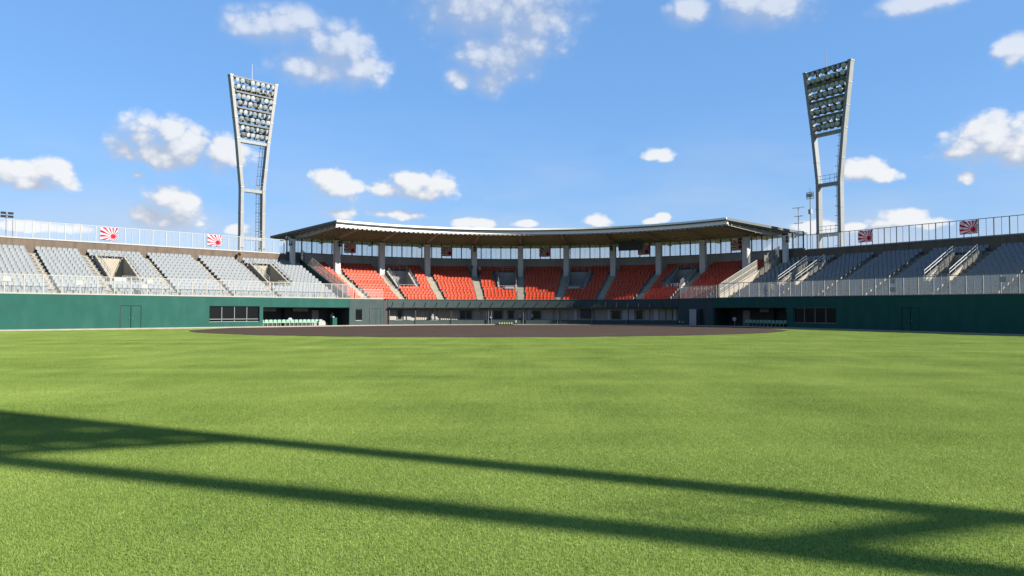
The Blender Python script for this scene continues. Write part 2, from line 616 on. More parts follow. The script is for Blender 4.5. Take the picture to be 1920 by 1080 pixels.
MAT['ltgreen'] = M_('pale_green_seat_plastic', (.28, .58, .38), .45, var=.1, scale=4)
MAT['dirt'] = M_('infield_dirt', (.135, .090, .066), .95, var=.22, scale=.35, bump=.6, bscale=6, stain=(.17, .118, .09), stain_amt=.6, spec=.1)
MAT['kerb'] = M_('pale_kerb_concrete', (.60, .53, .44), .9, var=.15, scale=1.2)
MAT['soil'] = M_('turf_base', (.40, .56, .12), .95, var=.18, scale=.5, spec=.05)
MAT['outer'] = M_('asphalt', (.05, .05, .05), .9, var=.2, scale=.5)
MAT['yellow'] = M_('pale_yellow_plastic', (.75, .68, .32), .5, var=.1, scale=6)
MAT['tan'] = M_('tan_canvas', (.36, .27, .14), .85, var=.2, scale=4)
MAT['shirt'] = M_('white_shirt', (.72, .72, .72), .8, var=.08, scale=6)
MAT['navycloth'] = M_('dark_trousers', (.025, .028, .04), .85, var=.15, scale=6)
MAT['skin'] = M_('skin', (.42, .26, .19), .6, var=.05, scale=6)
MAT['hair'] = M_('dark_hair', (.012, .010, .009), .6, var=.1, scale=10)
MAT['hivis'] = M_('yellow_green_cloth', (.45, .48, .06), .8, var=.15, scale=5)
MAT['tarp'] = M_('grey_sheet_cloth', (.33, .37, .40), .6, var=.15, scale=3)
MAT['pane'] = clear_mat('clear_fence_pane', (.62, .66, .68), .09)
MAT['rearpane'] = clear_mat('clear_rear_pane', (.6, .64, .68), .07)
MAT['frosted'] = clear_mat('pale_windscreen_pane', (.94, .95, .97), .20)
MAT['meshpane'] = clear_mat('wire_mesh_infill', (.42, .40, .34), .30)
MAT['glass'] = M_('dark_window_glass', (.015, .018, .02), .12, var=.1, spec=.2)
MAT['lens'] = M_('lamp_lens', (.85, .93, 1.02), .38, metal=.1, var=.25, scale=3)
MAT['lamp'] = M_('lamp_housing', (.55, .56, .56), .4, metal=.3, var=.15, scale=3)


def flag_mat():
    m = bpy.data.materials.new('rayed_banner_cloth')
    m.use_nodes = True
    nt = m.node_tree
    L = nt.links.new
    b = nt.nodes['Principled BSDF']
    b.inputs['Roughness'].default_value = .85
    tc = nt_new(nt, 'ShaderNodeTexCoord')
    sep = nt_new(nt, 'ShaderNodeSeparateXYZ')
    L(tc.outputs['Object'], sep.inputs[0])
    x = math_node(nt, 'SUBTRACT', sep.outputs['X'], .42)
    z = math_node(nt, 'SUBTRACT', sep.outputs['Z'], .44)
    a = math_node(nt, 'ARCTAN2', z, x)
    k = math_node(nt, 'FRACT', math_node(nt, 'MULTIPLY_ADD', a, 16 / (2 * math.pi), 16.22))
    ray = math_node(nt, 'LESS_THAN', k, .47)
    d = math_node(nt, 'SQRT', math_node(nt, 'ADD', math_node(nt, 'MULTIPLY', x, x), math_node(nt, 'MULTIPLY', z, z)))
    disc = math_node(nt, 'LESS_THAN', d, .26)
    f = math_node(nt, 'MAXIMUM', ray, disc)
    mx = nt_new(nt, 'ShaderNodeMix', data_type='RGBA')
    mx.inputs['A'].default_value = (.70, .66, .67, 1)
    mx.inputs['B'].default_value = (.52, .012, .055, 1)
    L(f, mx.inputs['Factor'])
    L(mx.outputs['Result'], b.inputs['Base Color'])
    tl = nt_new(nt, 'ShaderNodeBsdfTranslucent')
    L(mx.outputs['Result'], tl.inputs['Color'])
    ms = nt_new(nt, 'ShaderNodeMixShader')
    ms.inputs[0].default_value = .5
    L(b.outputs[0], ms.inputs[1])
    L(tl.outputs[0], ms.inputs[2])
    L(ms.outputs[0], nt.nodes['Material Output'].inputs[0])
    return m


MAT['flag'] = flag_mat()


def grass_mat():
    m = bpy.data.materials.new('turf_blades')
    m.use_nodes = True
    nt = m.node_tree
    L = nt.links.new
    b = nt.nodes['Principled BSDF']
    b.inputs['Roughness'].default_value = .55
    b.inputs['Specular IOR Level'].default_value = .25
    at = nt_new(nt, 'ShaderNodeAttribute', attribute_name='tint')
    geo = nt_new(nt, 'ShaderNodeNewGeometry')
    fl = nt_new(nt, 'ShaderNodeVectorMath', operation='MULTIPLY')
    fl.inputs[1].default_value = (1, .55, 0)
    L(geo.outputs['Position'], fl.inputs[0])
    n1 = nt_new(nt, 'ShaderNodeTexNoise')
    n1.inputs['Scale'].default_value = .45
    n1.inputs['Detail'].default_value = 6
    n1.inputs['Roughness'].default_value = .6
    L(fl.outputs[0], n1.inputs['Vector'])
    fs = nt_new(nt, 'ShaderNodeVectorMath', operation='MULTIPLY')
    fs.inputs[1].default_value = (.035, .45, 0)
    L(geo.outputs['Position'], fs.inputs[0])
    n2 = nt_new(nt, 'ShaderNodeTexNoise')
    n2.inputs['Scale'].default_value = 1.0
    n2.inputs['Detail'].default_value = 5
    n2.inputs['Roughness'].default_value = .6
    L(fs.outputs[0], n2.inputs['Vector'])
    f = math_node(nt, 'ADD', math_node(nt, 'MULTIPLY', at.outputs['Fac'], .52), math_node(nt, 'ADD', math_node(nt, 'MULTIPLY_ADD', n1.outputs['Fac'], 1.0, -.44), math_node(nt, 'MULTIPLY_ADD', n2.outputs['Fac'], .7, -.20)), clamp=True)
    cr = nt_new(nt, 'ShaderNodeValToRGB')
    cr.color_ramp.elements[0].position = 0.0
    cr.color_ramp.elements[0].color = (.092, .150, .026, 1)
    cr.color_ramp.elements[1].position = 1.0
    cr.color_ramp.elements[1].color = (.36, .425, .115, 1)
    e = cr.color_ramp.elements.new(.5)
    e.color = (.205, .280, .056, 1)
    L(f, cr.inputs[0])
    L(cr.outputs[0], b.inputs['Base Color'])
    tl = nt_new(nt, 'ShaderNodeBsdfTranslucent')
    L(cr.outputs[0], tl.inputs['Color'])
    ms = nt_new(nt, 'ShaderNodeMixShader')
    ms.inputs[0].default_value = .42
    L(b.outputs[0], ms.inputs[1])
    L(tl.outputs[0], ms.inputs[2])
    L(ms.outputs[0], nt.nodes['Material Output'].inputs[0])
    return m


MAT['grass'] = grass_mat()


# ================================================================== THE SETTING
def ground_z(x, y):
    return -0.0170 * max(0.0, x - 26.7) if x < 62 else -0.60


def build_ground():
    mb = MB()
    xs = [-3000, -600, -150, -80, -40, 0, 15, 26.7, 30, 35, 40, 46, 54, 62, 90, 150, 600, 3000]
    ys = [-3000, -600, -100, -30, 0, 30, 60, 90, 110, 130, 200, 600, 3000]
    for y in ys:
        for x in xs:
            mb.v.append(Vector((x, y, ground_z(x, y) - .004)))
    n = len(xs)
    for j in range(len(ys) - 1):
        for i in range(n - 1):
            a = j * n + i
            mb.f.append([a, a + 1, a + n + 1, a + n])
            mb.m.append(0)
    o = mb.build('ground', MAT['soil'])
    tag(o, 'short green turf ground of the ball park', None, None, 'structure')
    # infield dirt: a round skin behind the bases that runs back to the stands
    cx, cy, r = -2.2, 78.0, 29.2
    pts = []
    a0, a1 = rad(200), rad(336)
    for i in range(61):
        a = a0 + (a1 - a0) * i / 60
        pts.append((cx + r * math.cos(a), cy + r * math.sin(a)))
    us = us_between(-38.3, 39.5, 1.5)
    back = [P(u, -0.45) for u in us][::-1]
    poly = pts + [(p.x, p.y) for p in back]
    me = bpy.data.meshes.new('infield_dirt')
    bm = bmesh.new()
    vs = [bm.verts.new((x, y, ground_z(x, y) + .012)) for x, y in poly]
    f = bm.faces.new(vs)
    bmesh.ops.triangulate(bm, faces=[f])
    bmesh.ops.recalc_face_normals(bm, faces=bm.faces)
    bm.to_mesh(me)
    bm.free()
    for p in me.polygons:
        if p.normal.z < 0:
            p.flip()
    me.materials.append(MAT['dirt'])
    o = bpy.data.objects.new('infield_dirt', me)
    COL.objects.link(o)
    tag(o, 'dark brown raked infield dirt in front of the stands', None, None, 'structure')
    mb = MB()
    mb.sw(-66, 66, -.40, -.004, -.05, .13)
    o = mb.build('kerb', MAT['kerb'])
    tag(o, 'pale concrete kerb along the foot of the field walls', None, None, 'structure')
    return (cx, cy, r)


DIRT = build_ground()


def build_grass():
    """one square metre of blades, set again and again over the field"""
    rng = np.random.default_rng(3)
    NB = 10000
    bx = rng.uniform(-.5, .5, NB)
    by = rng.uniform(-.5, .5, NB)
    h = rng.uniform(.007, .017, NB)
    w = rng.uniform(.0016, .0034, NB)
    a = rng.uniform(0, 2 * math.pi, NB)
    la = rng.uniform(0, 2 * math.pi, NB)
    lm = rng.uniform(.1, .9, NB) * h
    v = np.zeros((NB, 3, 3))
    v[:, 0, 0] = bx - w * np.cos(a)
    v[:, 0, 1] = by - w * np.sin(a)
    v[:, 1, 0] = bx + w * np.cos(a)
    v[:, 1, 1] = by + w * np.sin(a)
    v[:, 2, 0] = bx + lm * np.cos(la)
    v[:, 2, 1] = by + lm * np.sin(la)
    v[:, 2, 2] = h
    v[:, :2, 2] = -.004
    tint = np.repeat(rng.uniform(0, 1, NB) ** 1.3, 3)
    verts = v.reshape(-1, 3).tolist()
    faces = np.arange(NB * 3).reshape(-1, 3).tolist()
    cx, cy, r = DIRT
    spots = []
    nl = Vector((math.sin(TL), math.cos(TL)))
    for j in range(2, 84):
        for i in range(-58, 50):
            x, y = i + .5, j + .5
            if abs(x) > .76 * y + 4:
                continue
            if (x - cx) ** 2 + (y - cy) ** 2 < (r + .35) ** 2 and y > 40:
                continue
            # keep clear of the kerbs of the wings and the arc
            p = Vector((x - OX, y - OY))
            eL = p.dot(Vector((math.sin(TL), math.cos(TL))))
            eR = p.dot(Vector((math.sin(TR), math.cos(TR))))
            if eL > R0 - 1.0 or eR > R0 - 1.0:
                continue
            if y > 66 and p.length < 40 and abs(x) < 18:
                continue
            # behind the dirt's ends the foul ground is dirt as well
            spots.append((x, y, ground_z(x, y)))
    n0 = len(verts)
    verts += spots
    me = bpy.data.meshes.new('grass')
    me.from_pydata(verts, [], faces)
    at = me.attributes.new('tint', 'FLOAT', 'POINT')
    at.data.foreach_set('value', np.concatenate([tint, np.zeros(len(spots))]))
    at = me.attributes.new('spot', 'FLOAT', 'POINT')
    at.data.foreach_set('value', np.concatenate([np.zeros(n0), np.ones(len(spots))]))
    me.materials.append(MAT['grass'])
    o = bpy.data.objects.new('grass', me)
    COL.objects.link(o)
    tag(o, 'short mown yellow-green grass covering the outfield', 'grass', None, 'stuff')
    g = bpy.data.node_groups.new('sow_grass', 'GeometryNodeTree')
    g.interface.new_socket('Geometry', in_out='INPUT', socket_type='NodeSocketGeometry')
    g.interface.new_socket('Geometry', in_out='OUTPUT', socket_type='NodeSocketGeometry')
    gi, go = g.nodes.new('NodeGroupInput'), g.nodes.new('NodeGroupOutput')
    na = g.nodes.new('GeometryNodeInputNamedAttribute')
    na.data_type = 'FLOAT'
    na.inputs['Name'].default_value = 'spot'
    cmp_ = g.nodes.new('FunctionNodeCompare')
    cmp_.operation = 'GREATER_THAN'
    cmp_.inputs['B'].default_value = .5
    g.links.new(na.outputs['Attribute'], cmp_.inputs['A'])
    sp = g.nodes.new('GeometryNodeSeparateGeometry')
    sp.domain = 'POINT'
    g.links.new(gi.outputs[0], sp.inputs['Geometry'])
    g.links.new(cmp_.outputs[0], sp.inputs['Selection'])
    mp = g.nodes.new('GeometryNodeMeshToPoints')
    g.links.new(sp.outputs['Selection'], mp.inputs['Mesh'])
    ip = g.nodes.new('GeometryNodeInstanceOnPoints')
    g.links.new(mp.outputs[0], ip.inputs['Points'])
    g.links.new(sp.outputs['Inverted'], ip.inputs['Instance'])
    rv = g.nodes.new('FunctionNodeRandomValue')
    rv.data_type = 'INT'
    rv.inputs[4].default_value = 0
    rv.inputs[5].default_value = 3
    ml = g.nodes.new('ShaderNodeMath')
    ml.operation = 'MULTIPLY'
    ml.inputs[1].default_value = math.pi / 2
    g.links.new(rv.outputs[2], ml.inputs[0])
    cx_ = g.nodes.new('ShaderNodeCombineXYZ')
    g.links.new(ml.outputs[0], cx_.inputs[2])
    g.links.new(cx_.outputs[0], ip.inputs['Rotation'])
    g.links.new(ip.outputs[0], go.inputs[0])
    md = o.modifiers.new('sow', 'NODES')
    md.node_group = g


build_grass()

# ================================================================== GRANDSTANDS
NROW, RUN, RISE, Z0 = 14, .80, .37, 3.0
T0 = .30
TREAR = T0 + NROW * RUN            # 11.5


def row_z(r):
    return Z0 + RISE * r


def zw(u):            # top of the rear wall
    return 9.56 if -25.5 < u < 30.2 else 9.32


def zf(u):            # top of the rear fence
    return 11.72 if -25.5 < u < 30.2 else 11.22


VOM = {'left': [(-48.75, -45.7), (-31.45, -28.6)],
       'centre': [(-14.85, -12.35), (-2.55, -.25), (5.65, 8.05), (17.45, 19.75)],
       'right': [(31.75, 34.35), (48.8, 51.35)]}
VR0, VR1 = 5, 11                  # rows that a stair opening takes out
AISLE = {'left': [-60.2, -54.4, -49.4, -43.2, -37.5, -32.05],
         'centre': [-20.3, -15.4, -10.23, -5.0, .19, 5.2, 10.52, 15.58, 20.3, 25.13],
         'right': [34.95, 39.75, 45.4, 51.95, 57.6]}
AW = {'left': .62, 'centre': .98, 'right': .66}
SPAN = {'left': (-66.0, -23.42), 'centre': (-23.08, 27.35), 'right': (27.65, 66.0)}
WHERE = {'left': 'left', 'centre': 'roofed centre', 'right': 'right'}


def split(u0, u1, holes):
    cur, out = u0, []
    for a, b in sorted(holes):
        if a > cur:
            out.append((cur, a))
        cur = max(cur, b)
    if cur < u1:
        out.append((cur, u1))
    return out


# shared step block (one half step in an aisle)
def step_mesh(w, dark=True):
    mb = MB()
    mb.box(-w / 2, w / 2, -.36, 0, 0, .185, 0)
    if not dark:
        mb.box(-w / 2, w / 2, -.03, 0, .186, .37, 0)
    if dark:
        mb.box(-w / 2 + .02, w / 2 - .24, -.364, -.361, .01, .150, 1)
    return mb.mesh('step', [MAT['cream'], MAT['stepdark']])


STEP = {k: step_mesh(v - .04, k != 'centre') for k, v in AW.items()}


def build_stand(side):
    u0, u1 = SPAN[side]
    cu = (u0 + u1) / 2
    lab = {'left': 'sunlit concrete grandstand terrace with pale grey seats left of the roofed stand',
           'centre': 'curved concrete grandstand terrace under the canopy roof behind home plate',
           'right': 'shaded concrete grandstand terrace with grey-blue seats right of the roofed stand'}[side]
    st = thing('grandstand', P(cu, 6, 0), lab, 'grandstand')
    mb = MB()
    holes = VOM[side]
    for r in range(NROW):
        ta, tb = T0 + r * RUN, T0 + (r + 1) * RUN
        segs = split(u0, u1, holes if VR0 <= r <= VR1 else [])
        for a, b in segs:
            mb.strip(a, b, [(ta, row_z(r) - (RISE if r else .0)), (ta, row_z(r)), (tb, row_z(r))])
    mb.build('terrace', MAT['tread'], st)
    # rear wall with coping, walkway behind it, outer wall
    for nm, m in (('rear_wall', MAT['grey'] if side == 'centre' else MAT['brownwall']),):
        mb = MB()
        for a, b in split(u0, u1, []):
            bps = [a] + [x for x in (-25.5, 30.2) if a < x < b] + [b]
            for p, q in zip(bps, bps[1:]):
                mb.sw(p, q, TREAR, TREAR + .3, 6.5, zw((p + q) / 2))
        mb.build(nm, m, st)
    mb = MB()
    bps = [u0] + [x for x in (-25.5, 30.2) if u0 < x < u1] + [u1]
    for p, q in zip(bps, bps[1:]):
        z = zw((p + q) / 2)
        mb.sw(p, q, TREAR - .06, TREAR + .36, z + .003, z + .09)
    mb.build('coping', MAT['white'] if side == 'left' else MAT['paintsteel'], st)
    mb = MB()
    mb.sw(u0, u1, TREAR + .304, 17.0, 8.1, 8.35)
    mb.sw(u0, u1, 16.7, 17.0, -.8, 8.09)
    mb.build('concourse', MAT['concrete'], st)
    # front edge of the terrace above the field wall
    mb = MB()
    mb.sw(u0, u1, .303, .55, 2.2, 2.995)
    mb.build('front_edge', MAT['concrete'], st)
    # aisle steps
    for ua in AISLE[side]:
        if not (u0 < ua < u1):
            continue
        for r in range(NROW - 1):
            tb = T0 + (r + 1) * RUN
            inst('step', STEP[side], st, frame(ua, tb - .002, row_z(r) + .002))
    return st


STANDS = {s: build_stand(s) for s in ('left', 'centre', 'right')}


# ------------------------------------------------------------------ seats
def seat_mesh(mat, w, name):
    """bucket seat: dished pan, curved back with rounded corners, on a bracket"""
    mb = MB()
    xs = [-.5, -.36, 0, .36, .5]
    # section of the shell from front lip to top of back: (y, z)
    sec = [(-.205, .385), (-.19, .415), (-.02, .395), (.13, .405), (.185, .47), (.215, .62), (.235, .77)]
    b = len(mb.v)
    for k, (y, z) in enumerate(sec):
        for i, x in enumerate(xs):
            edge = abs(x) / .5
            zz = z - (.09 if (k == len(sec) - 1 and abs(x) == .5) else 0) + (.03 * edge ** 2 if k in (2, 3) else 0)
            yy = y - (.035 * edge ** 2 if k >= 4 else 0)
            mb.v.append(Vector((x * w * (0.94 if k == len(sec) - 1 else 1), yy, zz)))
    n = len(xs)
    for k in range(len(sec) - 1):
        for i in range(n - 1):
            a = b + k * n + i
            mb.f.append([a, a + 1, a + n + 1, a + n])
            mb.m.append(0)
    mb.box(-.05, .05, -.05, .2, .0, .385, 1)
    return mb.mesh(name, [mat, MAT['steel']])


SEAT = {'red': seat_mesh(MAT['red'], .415, 'red_seat'), 'grey': seat_mesh(MAT['greyseat'], .46, 'grey_seat')}
PITCH = {'red': .49, 'grey': .50}


def ordn(i):
    return ORDW[i]


def build_seats():
    blocks = []                     # (label, kind, [(u,t,z)...])
    for side in ('left', 'centre', 'right'):
        kind = 'red' if side == 'centre' else 'grey'
        u0, u1 = SPAN[side]
        ed = [u0] + [a for a in AISLE[side] if u0 < a < u1] + [u1]
        n = len(ed) - 1
        for k in range(n):
            a, b = ed[k], ed[k + 1]
            seats = []
            for r in range(NROW):
                t = T0 + r * RUN + .50
                sc = stretch((a + b) / 2, t)
                ga = AW[side] / 2 + .02 if k > 0 else .5
                gb = AW[side] / 2 + .02 if k < n - 1 else .5
                aa, bb = a + ga / sc, b - gb / sc
                cnt = int((bb - aa) * sc / PITCH[kind])
                if cnt < 1:
                    continue
                mid = (aa + bb) / 2
                for i in range(cnt):
                    u = mid + (i - (cnt - 1) / 2) * PITCH[kind] / sc
                    if VR0 <= r <= VR1 and any(v0 - .35 < u < v1 + .35 for v0, v1 in VOM[side]):
                        continue
                    if r in (VR0 - 1, VR1 + 1) and any(v0 - .1 < u < v1 + .1 for v0, v1 in VOM[side]) and r == VR0 - 1 and side != 'centre':
                        continue
                    seats.append((u, t, row_z(r), r))
            if side == 'centre':
                lab = 'block of red bucket seats, %s block from the left under the roof' % ordn(k + 1)
            elif side == 'left':
                lab = 'block of pale grey seats, %s block left of the roofed stand' % ordn(n - k)
            else:
                lab = 'block of shaded grey-blue seats, %s block right of the roofed stand' % ordn(k + 1)
            blocks.append((lab, kind, side, a, b, seats))
    # the 300 of each kind that show largest become objects, the rest one part of each block
    for kind in ('red', 'grey'):
        alls = []
        for bi, bl in enumerate(blocks):
            if bl[1] == kind:
                for s in bl[5]:
                    p = P(*s[:3])
                    d = (p - Vector((0, 0, 1.6)))
                    if abs(p.x / p.y) < .70 and p.y > 0:
                        alls.append((d.length, bi, s))
        alls.sort(key=lambda q: q[0])
        near = {(q[1], q[2]) for q in alls[:300]}
        me = SEAT[kind]
        vv = [v.co.copy() for v in me.vertices]
        ff = [list(p.vertices) for p in me.polygons]
        mm = [p.material_index for p in me.polygons]
        for bi, bl in enumerate(blocks):
            if bl[1] != kind:
                continue
            lab, _, side, a, b, seats = bl
            if not seats:
                continue
            e = thing('seating_block', P((a + b) / 2, 1.0, Z0), lab, 'seats',
                      {'left': 'grey seat blocks of the left stand', 'centre': 'red seat blocks under the roof',
                       'right': 'grey seat blocks of the right stand'}[side])
            mb = MB()
            for s in seats:
                F = frame(s[0], s[1], s[2] + .002)
                F = F @ Matrix.Rotation(RND.uniform(-.02, .02), 4, 'Z')
                if (bi, s) in near:
                    inst('seat', me, e, F)
                else:
                    o = len(mb.v)
                    mb.v += [F @ v for v in vv]
                    mb.f += [[o + i for i in f] for f in ff]
                    mb.m += mm
            if mb.v:
                ob = mb.build('seats', [me.materials[0], me.materials[1]], e)
                tag(ob, kind='stuff')


build_seats()


# ------------------------------------------------------------------ stair openings (vomitories)
def rail_path(mb, pts, r=.03, n=6):
    for p, q in zip(pts, pts[1:]):
        mb.tube(p, q, r, n=n)


VLAB = {('left', 0): 'cream stair opening with pale rails in the left stand, farthest from the roof',
        ('left', 1): 'cream stair opening with pale rails in the left stand beside the red seats',
        ('centre', 0): 'grey stair opening in the red seats, leftmost under the roof',
        ('centre', 1): 'grey stair opening in the red seats left of the middle roof column',
        ('centre', 2): 'grey stair opening in the red seats right of the middle roof column',
        ('centre', 3): 'grey stair opening in the red seats, rightmost under the roof',
        ('right', 0): 'white walled stair opening in the right stand next to the roof',
        ('right', 1): 'white walled stair opening in the right stand, farthest from the roof'}

for side in ('left', 'centre', 'right'):
    wallm = MAT['grey'] if side == 'centre' else MAT['cream']
    for vi, (a, b) in enumerate(VOM[side]):
        ta, tb = T0 + VR0 * RUN, T0 + (VR1 + 1) * RUN
        v = thing('stair_opening', P((a + b) / 2, ta, row_z(VR0 - 1)), VLAB[(side, vi)], 'stair opening', 'stair openings in the stands')
        zf_ = row_z(VR0 - 1) - .15
        zt = row_z(VR1 + 1)
        # lintel wall across the back, dark passage beneath it
        mb = MB()
        mb.sw(a, b, tb - .22, tb - .002, zf_ + (1.0 if side != 'centre' else .8), zt + .12)
        mb.build('lintel_wall', wallm, v)
        mb = MB()
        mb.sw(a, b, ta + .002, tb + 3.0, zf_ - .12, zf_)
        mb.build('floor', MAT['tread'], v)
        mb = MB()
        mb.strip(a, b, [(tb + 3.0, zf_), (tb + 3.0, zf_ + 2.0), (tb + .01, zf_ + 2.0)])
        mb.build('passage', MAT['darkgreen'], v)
        # sloping side walls with a level cap
        for uu, ww in ((a, .2), (b, -.2)):
            mb = MB()
            s0, s1 = (uu, uu + ww) if ww > 0 else (uu + ww, uu)
            h = .32 if side == 'centre' else .42
            mb.prof(s0, s1, [(ta - .05, zf_ + .002), (tb - .24, zf_ + .002), (tb - .24, zt + h), (ta + .3, row_z(VR0) + h), (ta - .05, row_z(VR0) + h - .08)], step=5)
            mb.build('side_wall', wallm, v)
            # two rail bars on posts along the slope
            um = (s0 + s1) / 2
            mb = MB()
            q0, q1 = P(um, ta + .1, row_z(VR0) + h), P(um, tb - .35, zt + h)
            for hh in (.30, .62):
                mb.tube(q0 + Vector((0, 0, hh)), q1 + Vector((0, 0, hh)), .032, n=6)
            for i in range(6):
                p = q0.lerp(q1, i / 5)
                mb.tube(p + Vector((0, 0, -.05)), p + Vector((0, 0, .64)), .028, n=6)
            mb.build('side_rail', MAT['white'] if side != 'centre' else MAT['steel'], v)
        # rail across the top and the foot
        mb = MB()
        for tt, zz, hgt, k in ((tb - .1, zt + .12, .75, 3), (ta - .12, row_z(VR0 - 1), .95, 4)):
            aa, bb = (a + .12, b - .12)
            if k == 4:
                aa = a + (b - a) * .38 if side == 'left' else a + .12
            for i in range(k + 1):
                u = aa + (bb - aa) * i / k
                mb.tube(P(u, tt, zz), P(u, tt, zz + hgt), .026, n=6)
            for hh in (hgt, hgt * .55):
                mb.tube(P(aa, tt, zz + hh), P(bb, tt, zz + hh), .028, n=6)
        mb.build('cross_rail', MAT['white'], v)

# white boards on the rails of some openings
for (u, t, z, w, h, lab) in ((-46.9 - .95, 4.05, 4.60, 1.15, .62, 'pale notice board closing half of the stair opening farthest left'),
                             (-1.2, 4.05, 5.0, 1.3, .30, 'white strip banner on the rail left of the middle roof column'),
                             (6.7, 4.05, 5.0, 1.5, .26, 'white strip banner on the rail right of the middle roof column'),
                             (19.2, 4.05, 5.1, .6, .42, 'small white notice on the rail of the rightmost roofed stair opening')):
    mb = MB()
    mb.box(-w / 2, w / 2, -.05, -.02, 0, h, 0, frame(u, t, z))
    mb.box(-w / 2 - .02, w / 2 + .02, -.02, .0, -.02, h + .02, 1, frame(u, t, z))
    tag(mb.build('notice_board', [MAT['white'], MAT['steel']]), lab, 'notice', 'white notices on the stand rails')


# ------------------------------------------------------------------ rear fences and windscreen
def post_mesh(w, d, h, mat, name):
    mb = MB()
    mb.box(-w / 2, w / 2, -d / 2, d / 2, 0, h)
    return mb.mesh(name, mat)


def pane_mesh(w, h, mat, name, th=.012):
    mb = MB()
    mb.box(-w / 2, w / 2, -th / 2, th / 2, 0, h)
    return mb.mesh(name, mat)


def fence(name, label, cat, u0, u1, t, zbase, h, step, pm, rm, panem, post=(.09, .09), thin=(.035, .04), mid=True, group=None):
    f = thing(name, P((u0 + u1) / 2, t, zbase), label, cat, group)
    n = max(1, round(abs(P(u1, t) .__sub__(P(u0, t)).length) / step)) if not (u0 < UR and u1 > UL) else max(1, round((u1 - u0) * stretch((u0 + u1) / 2, t) / step))
    du = (u1 - u0) / n
    um_ = (u0 + u1) / 2
    bay = (P(um_ + du / 2, t) - P(um_ - du / 2, t)).length
    PM = post_mesh(post[0], post[1], h, pm, name + '_post')
    TM = post_mesh(thin[0], thin[1], h - .08, pm, name + '_mullion')
    GM = pane_mesh(bay - post[0] - .02, h - .14, panem, name + '_pane')
    for i in range(n + 1):
        inst('post', PM, f, frame(u0 + du * i, t, zbase + dzr(u0 + du * i)))
    for i in range(n):
        u = u0 + du * (i + .5)
        inst('pane', GM, f, frame(u, t, zbase + .07))
        if mid:
            inst('mullion', TM, f, frame(u, t - .03, zbase + .04))
    mb = MB()
    mb.sw(u0, u1, t - .035, t + .035, zbase + h - .05, zbase + h + .012, step=1.2)
    mb.sw(u0, u1, t - .036, t + .036, zbase + .012, zbase + .065, step=1.2)
    mb.build('rail', rm, f)
    return f


def dzr(u):
    return 0.0


fence('rear_fence', 'clear panelled rear fence with white posts along the top of the left stand', 'fence',
      -66.0, -25.8, TREAR + .15, 9.41, 1.82, 1.47, MAT['white'], MAT['white'], MAT['rearpane'])
fence('rear_windscreen', 'pale panelled windscreen with white-grey mullions coloured dark for shade between rear wall and canopy roof', 'windscreen',
      -25.4, 30.1, TREAR + .15, 9.65, 2.10, 1.47, MAT['darksteel'], MAT['darksteel'], MAT['frosted'], post=(.13, .12), thin=(.03, .03))  # same white-grey paint as the left fence; its shade is put into the colour
fence('rear_fence', 'clear panelled rear fence with white-grey posts coloured darker for shade along the top of the right stand', 'fence',
      30.5, 66.0, TREAR + .15, 9.41, 1.82, 1.42, MAT['paintsteel'], MAT['paintsteel'], MAT['rearpane'])  # greyer steel paints in the shade on these white-grey posts

# lower fences along the field wall
fence('front_fence', 'clear panelled front fence with cream posts on the green left field wall', 'fence',
      -66.0, -22.5, .17, 3.40, 1.72, 1.48, MAT['creamsteel'], MAT['creamsteel'], MAT['pane'], post=(.085, .08))
fence('front_fence', 'clear panelled front fence with pale posts on the dark right field wall', 'fence',
      27.0, 66.0, .17, 3.40, 1.72, 1.41, MAT['creamsteel'], MAT['paintsteel'], MAT['pane'], post=(.07, .08), thin=(.05, .05))
fence('front_fence', 'low clear fence panels in front of the rightmost red seats', 'fence',
      21.6, 26.6, .17, 3.40, 1.55, .75, MAT['creamsteel'], MAT['creamsteel'], MAT['pane'], post=(.04, .05), mid=False)
fence('front_fence', 'low clear fence panels in front of the leftmost red seats', 'fence',
      -22.2, -18.4, .17, 3.40, 1.2, 1.2, MAT['creamsteel'], MAT['creamsteel'], MAT['pane'], post=(.04, .05), mid=False)

# small notices fixed to the fences
NB = pane_mesh(.62, .44, MAT['white'], 'fence_notice', .03)
for (u, z, lab) in ((-58.35, 4.45, 'white notice on the left front fence, nearest the left edge of the view'),
                    (-52.55, 4.25, 'white notice on the left front fence left of the double door'),
                    (-46.75, 4.05, 'white notice low on the left front fence right of the double door'),
                    (-46.25, 4.55, 'white notice high on the left front fence right of the double door')):
    o = inst('fence_notice', NB, None, frame(u, .08, z))
    tag(o, lab, 'notice', 'notices on the front fences')
NB2 = pane_mesh(.50, .44, MAT['white'], 'fence_notice', .03)
for (u, z, lab) in ((48.35, 4.55, 'pale notice high on the right front fence below the white stair opening'),
                    (48.3, 3.75, 'pale notice low on the right front fence below the white stair opening'),
                    (57.9, 4.42, 'pale notice on the right front fence nearest the right edge of the view')):
    o = inst('fence_notice', NB2, None, frame(u, .08, z))
    tag(o, lab, 'notice', 'notices on the front fences')


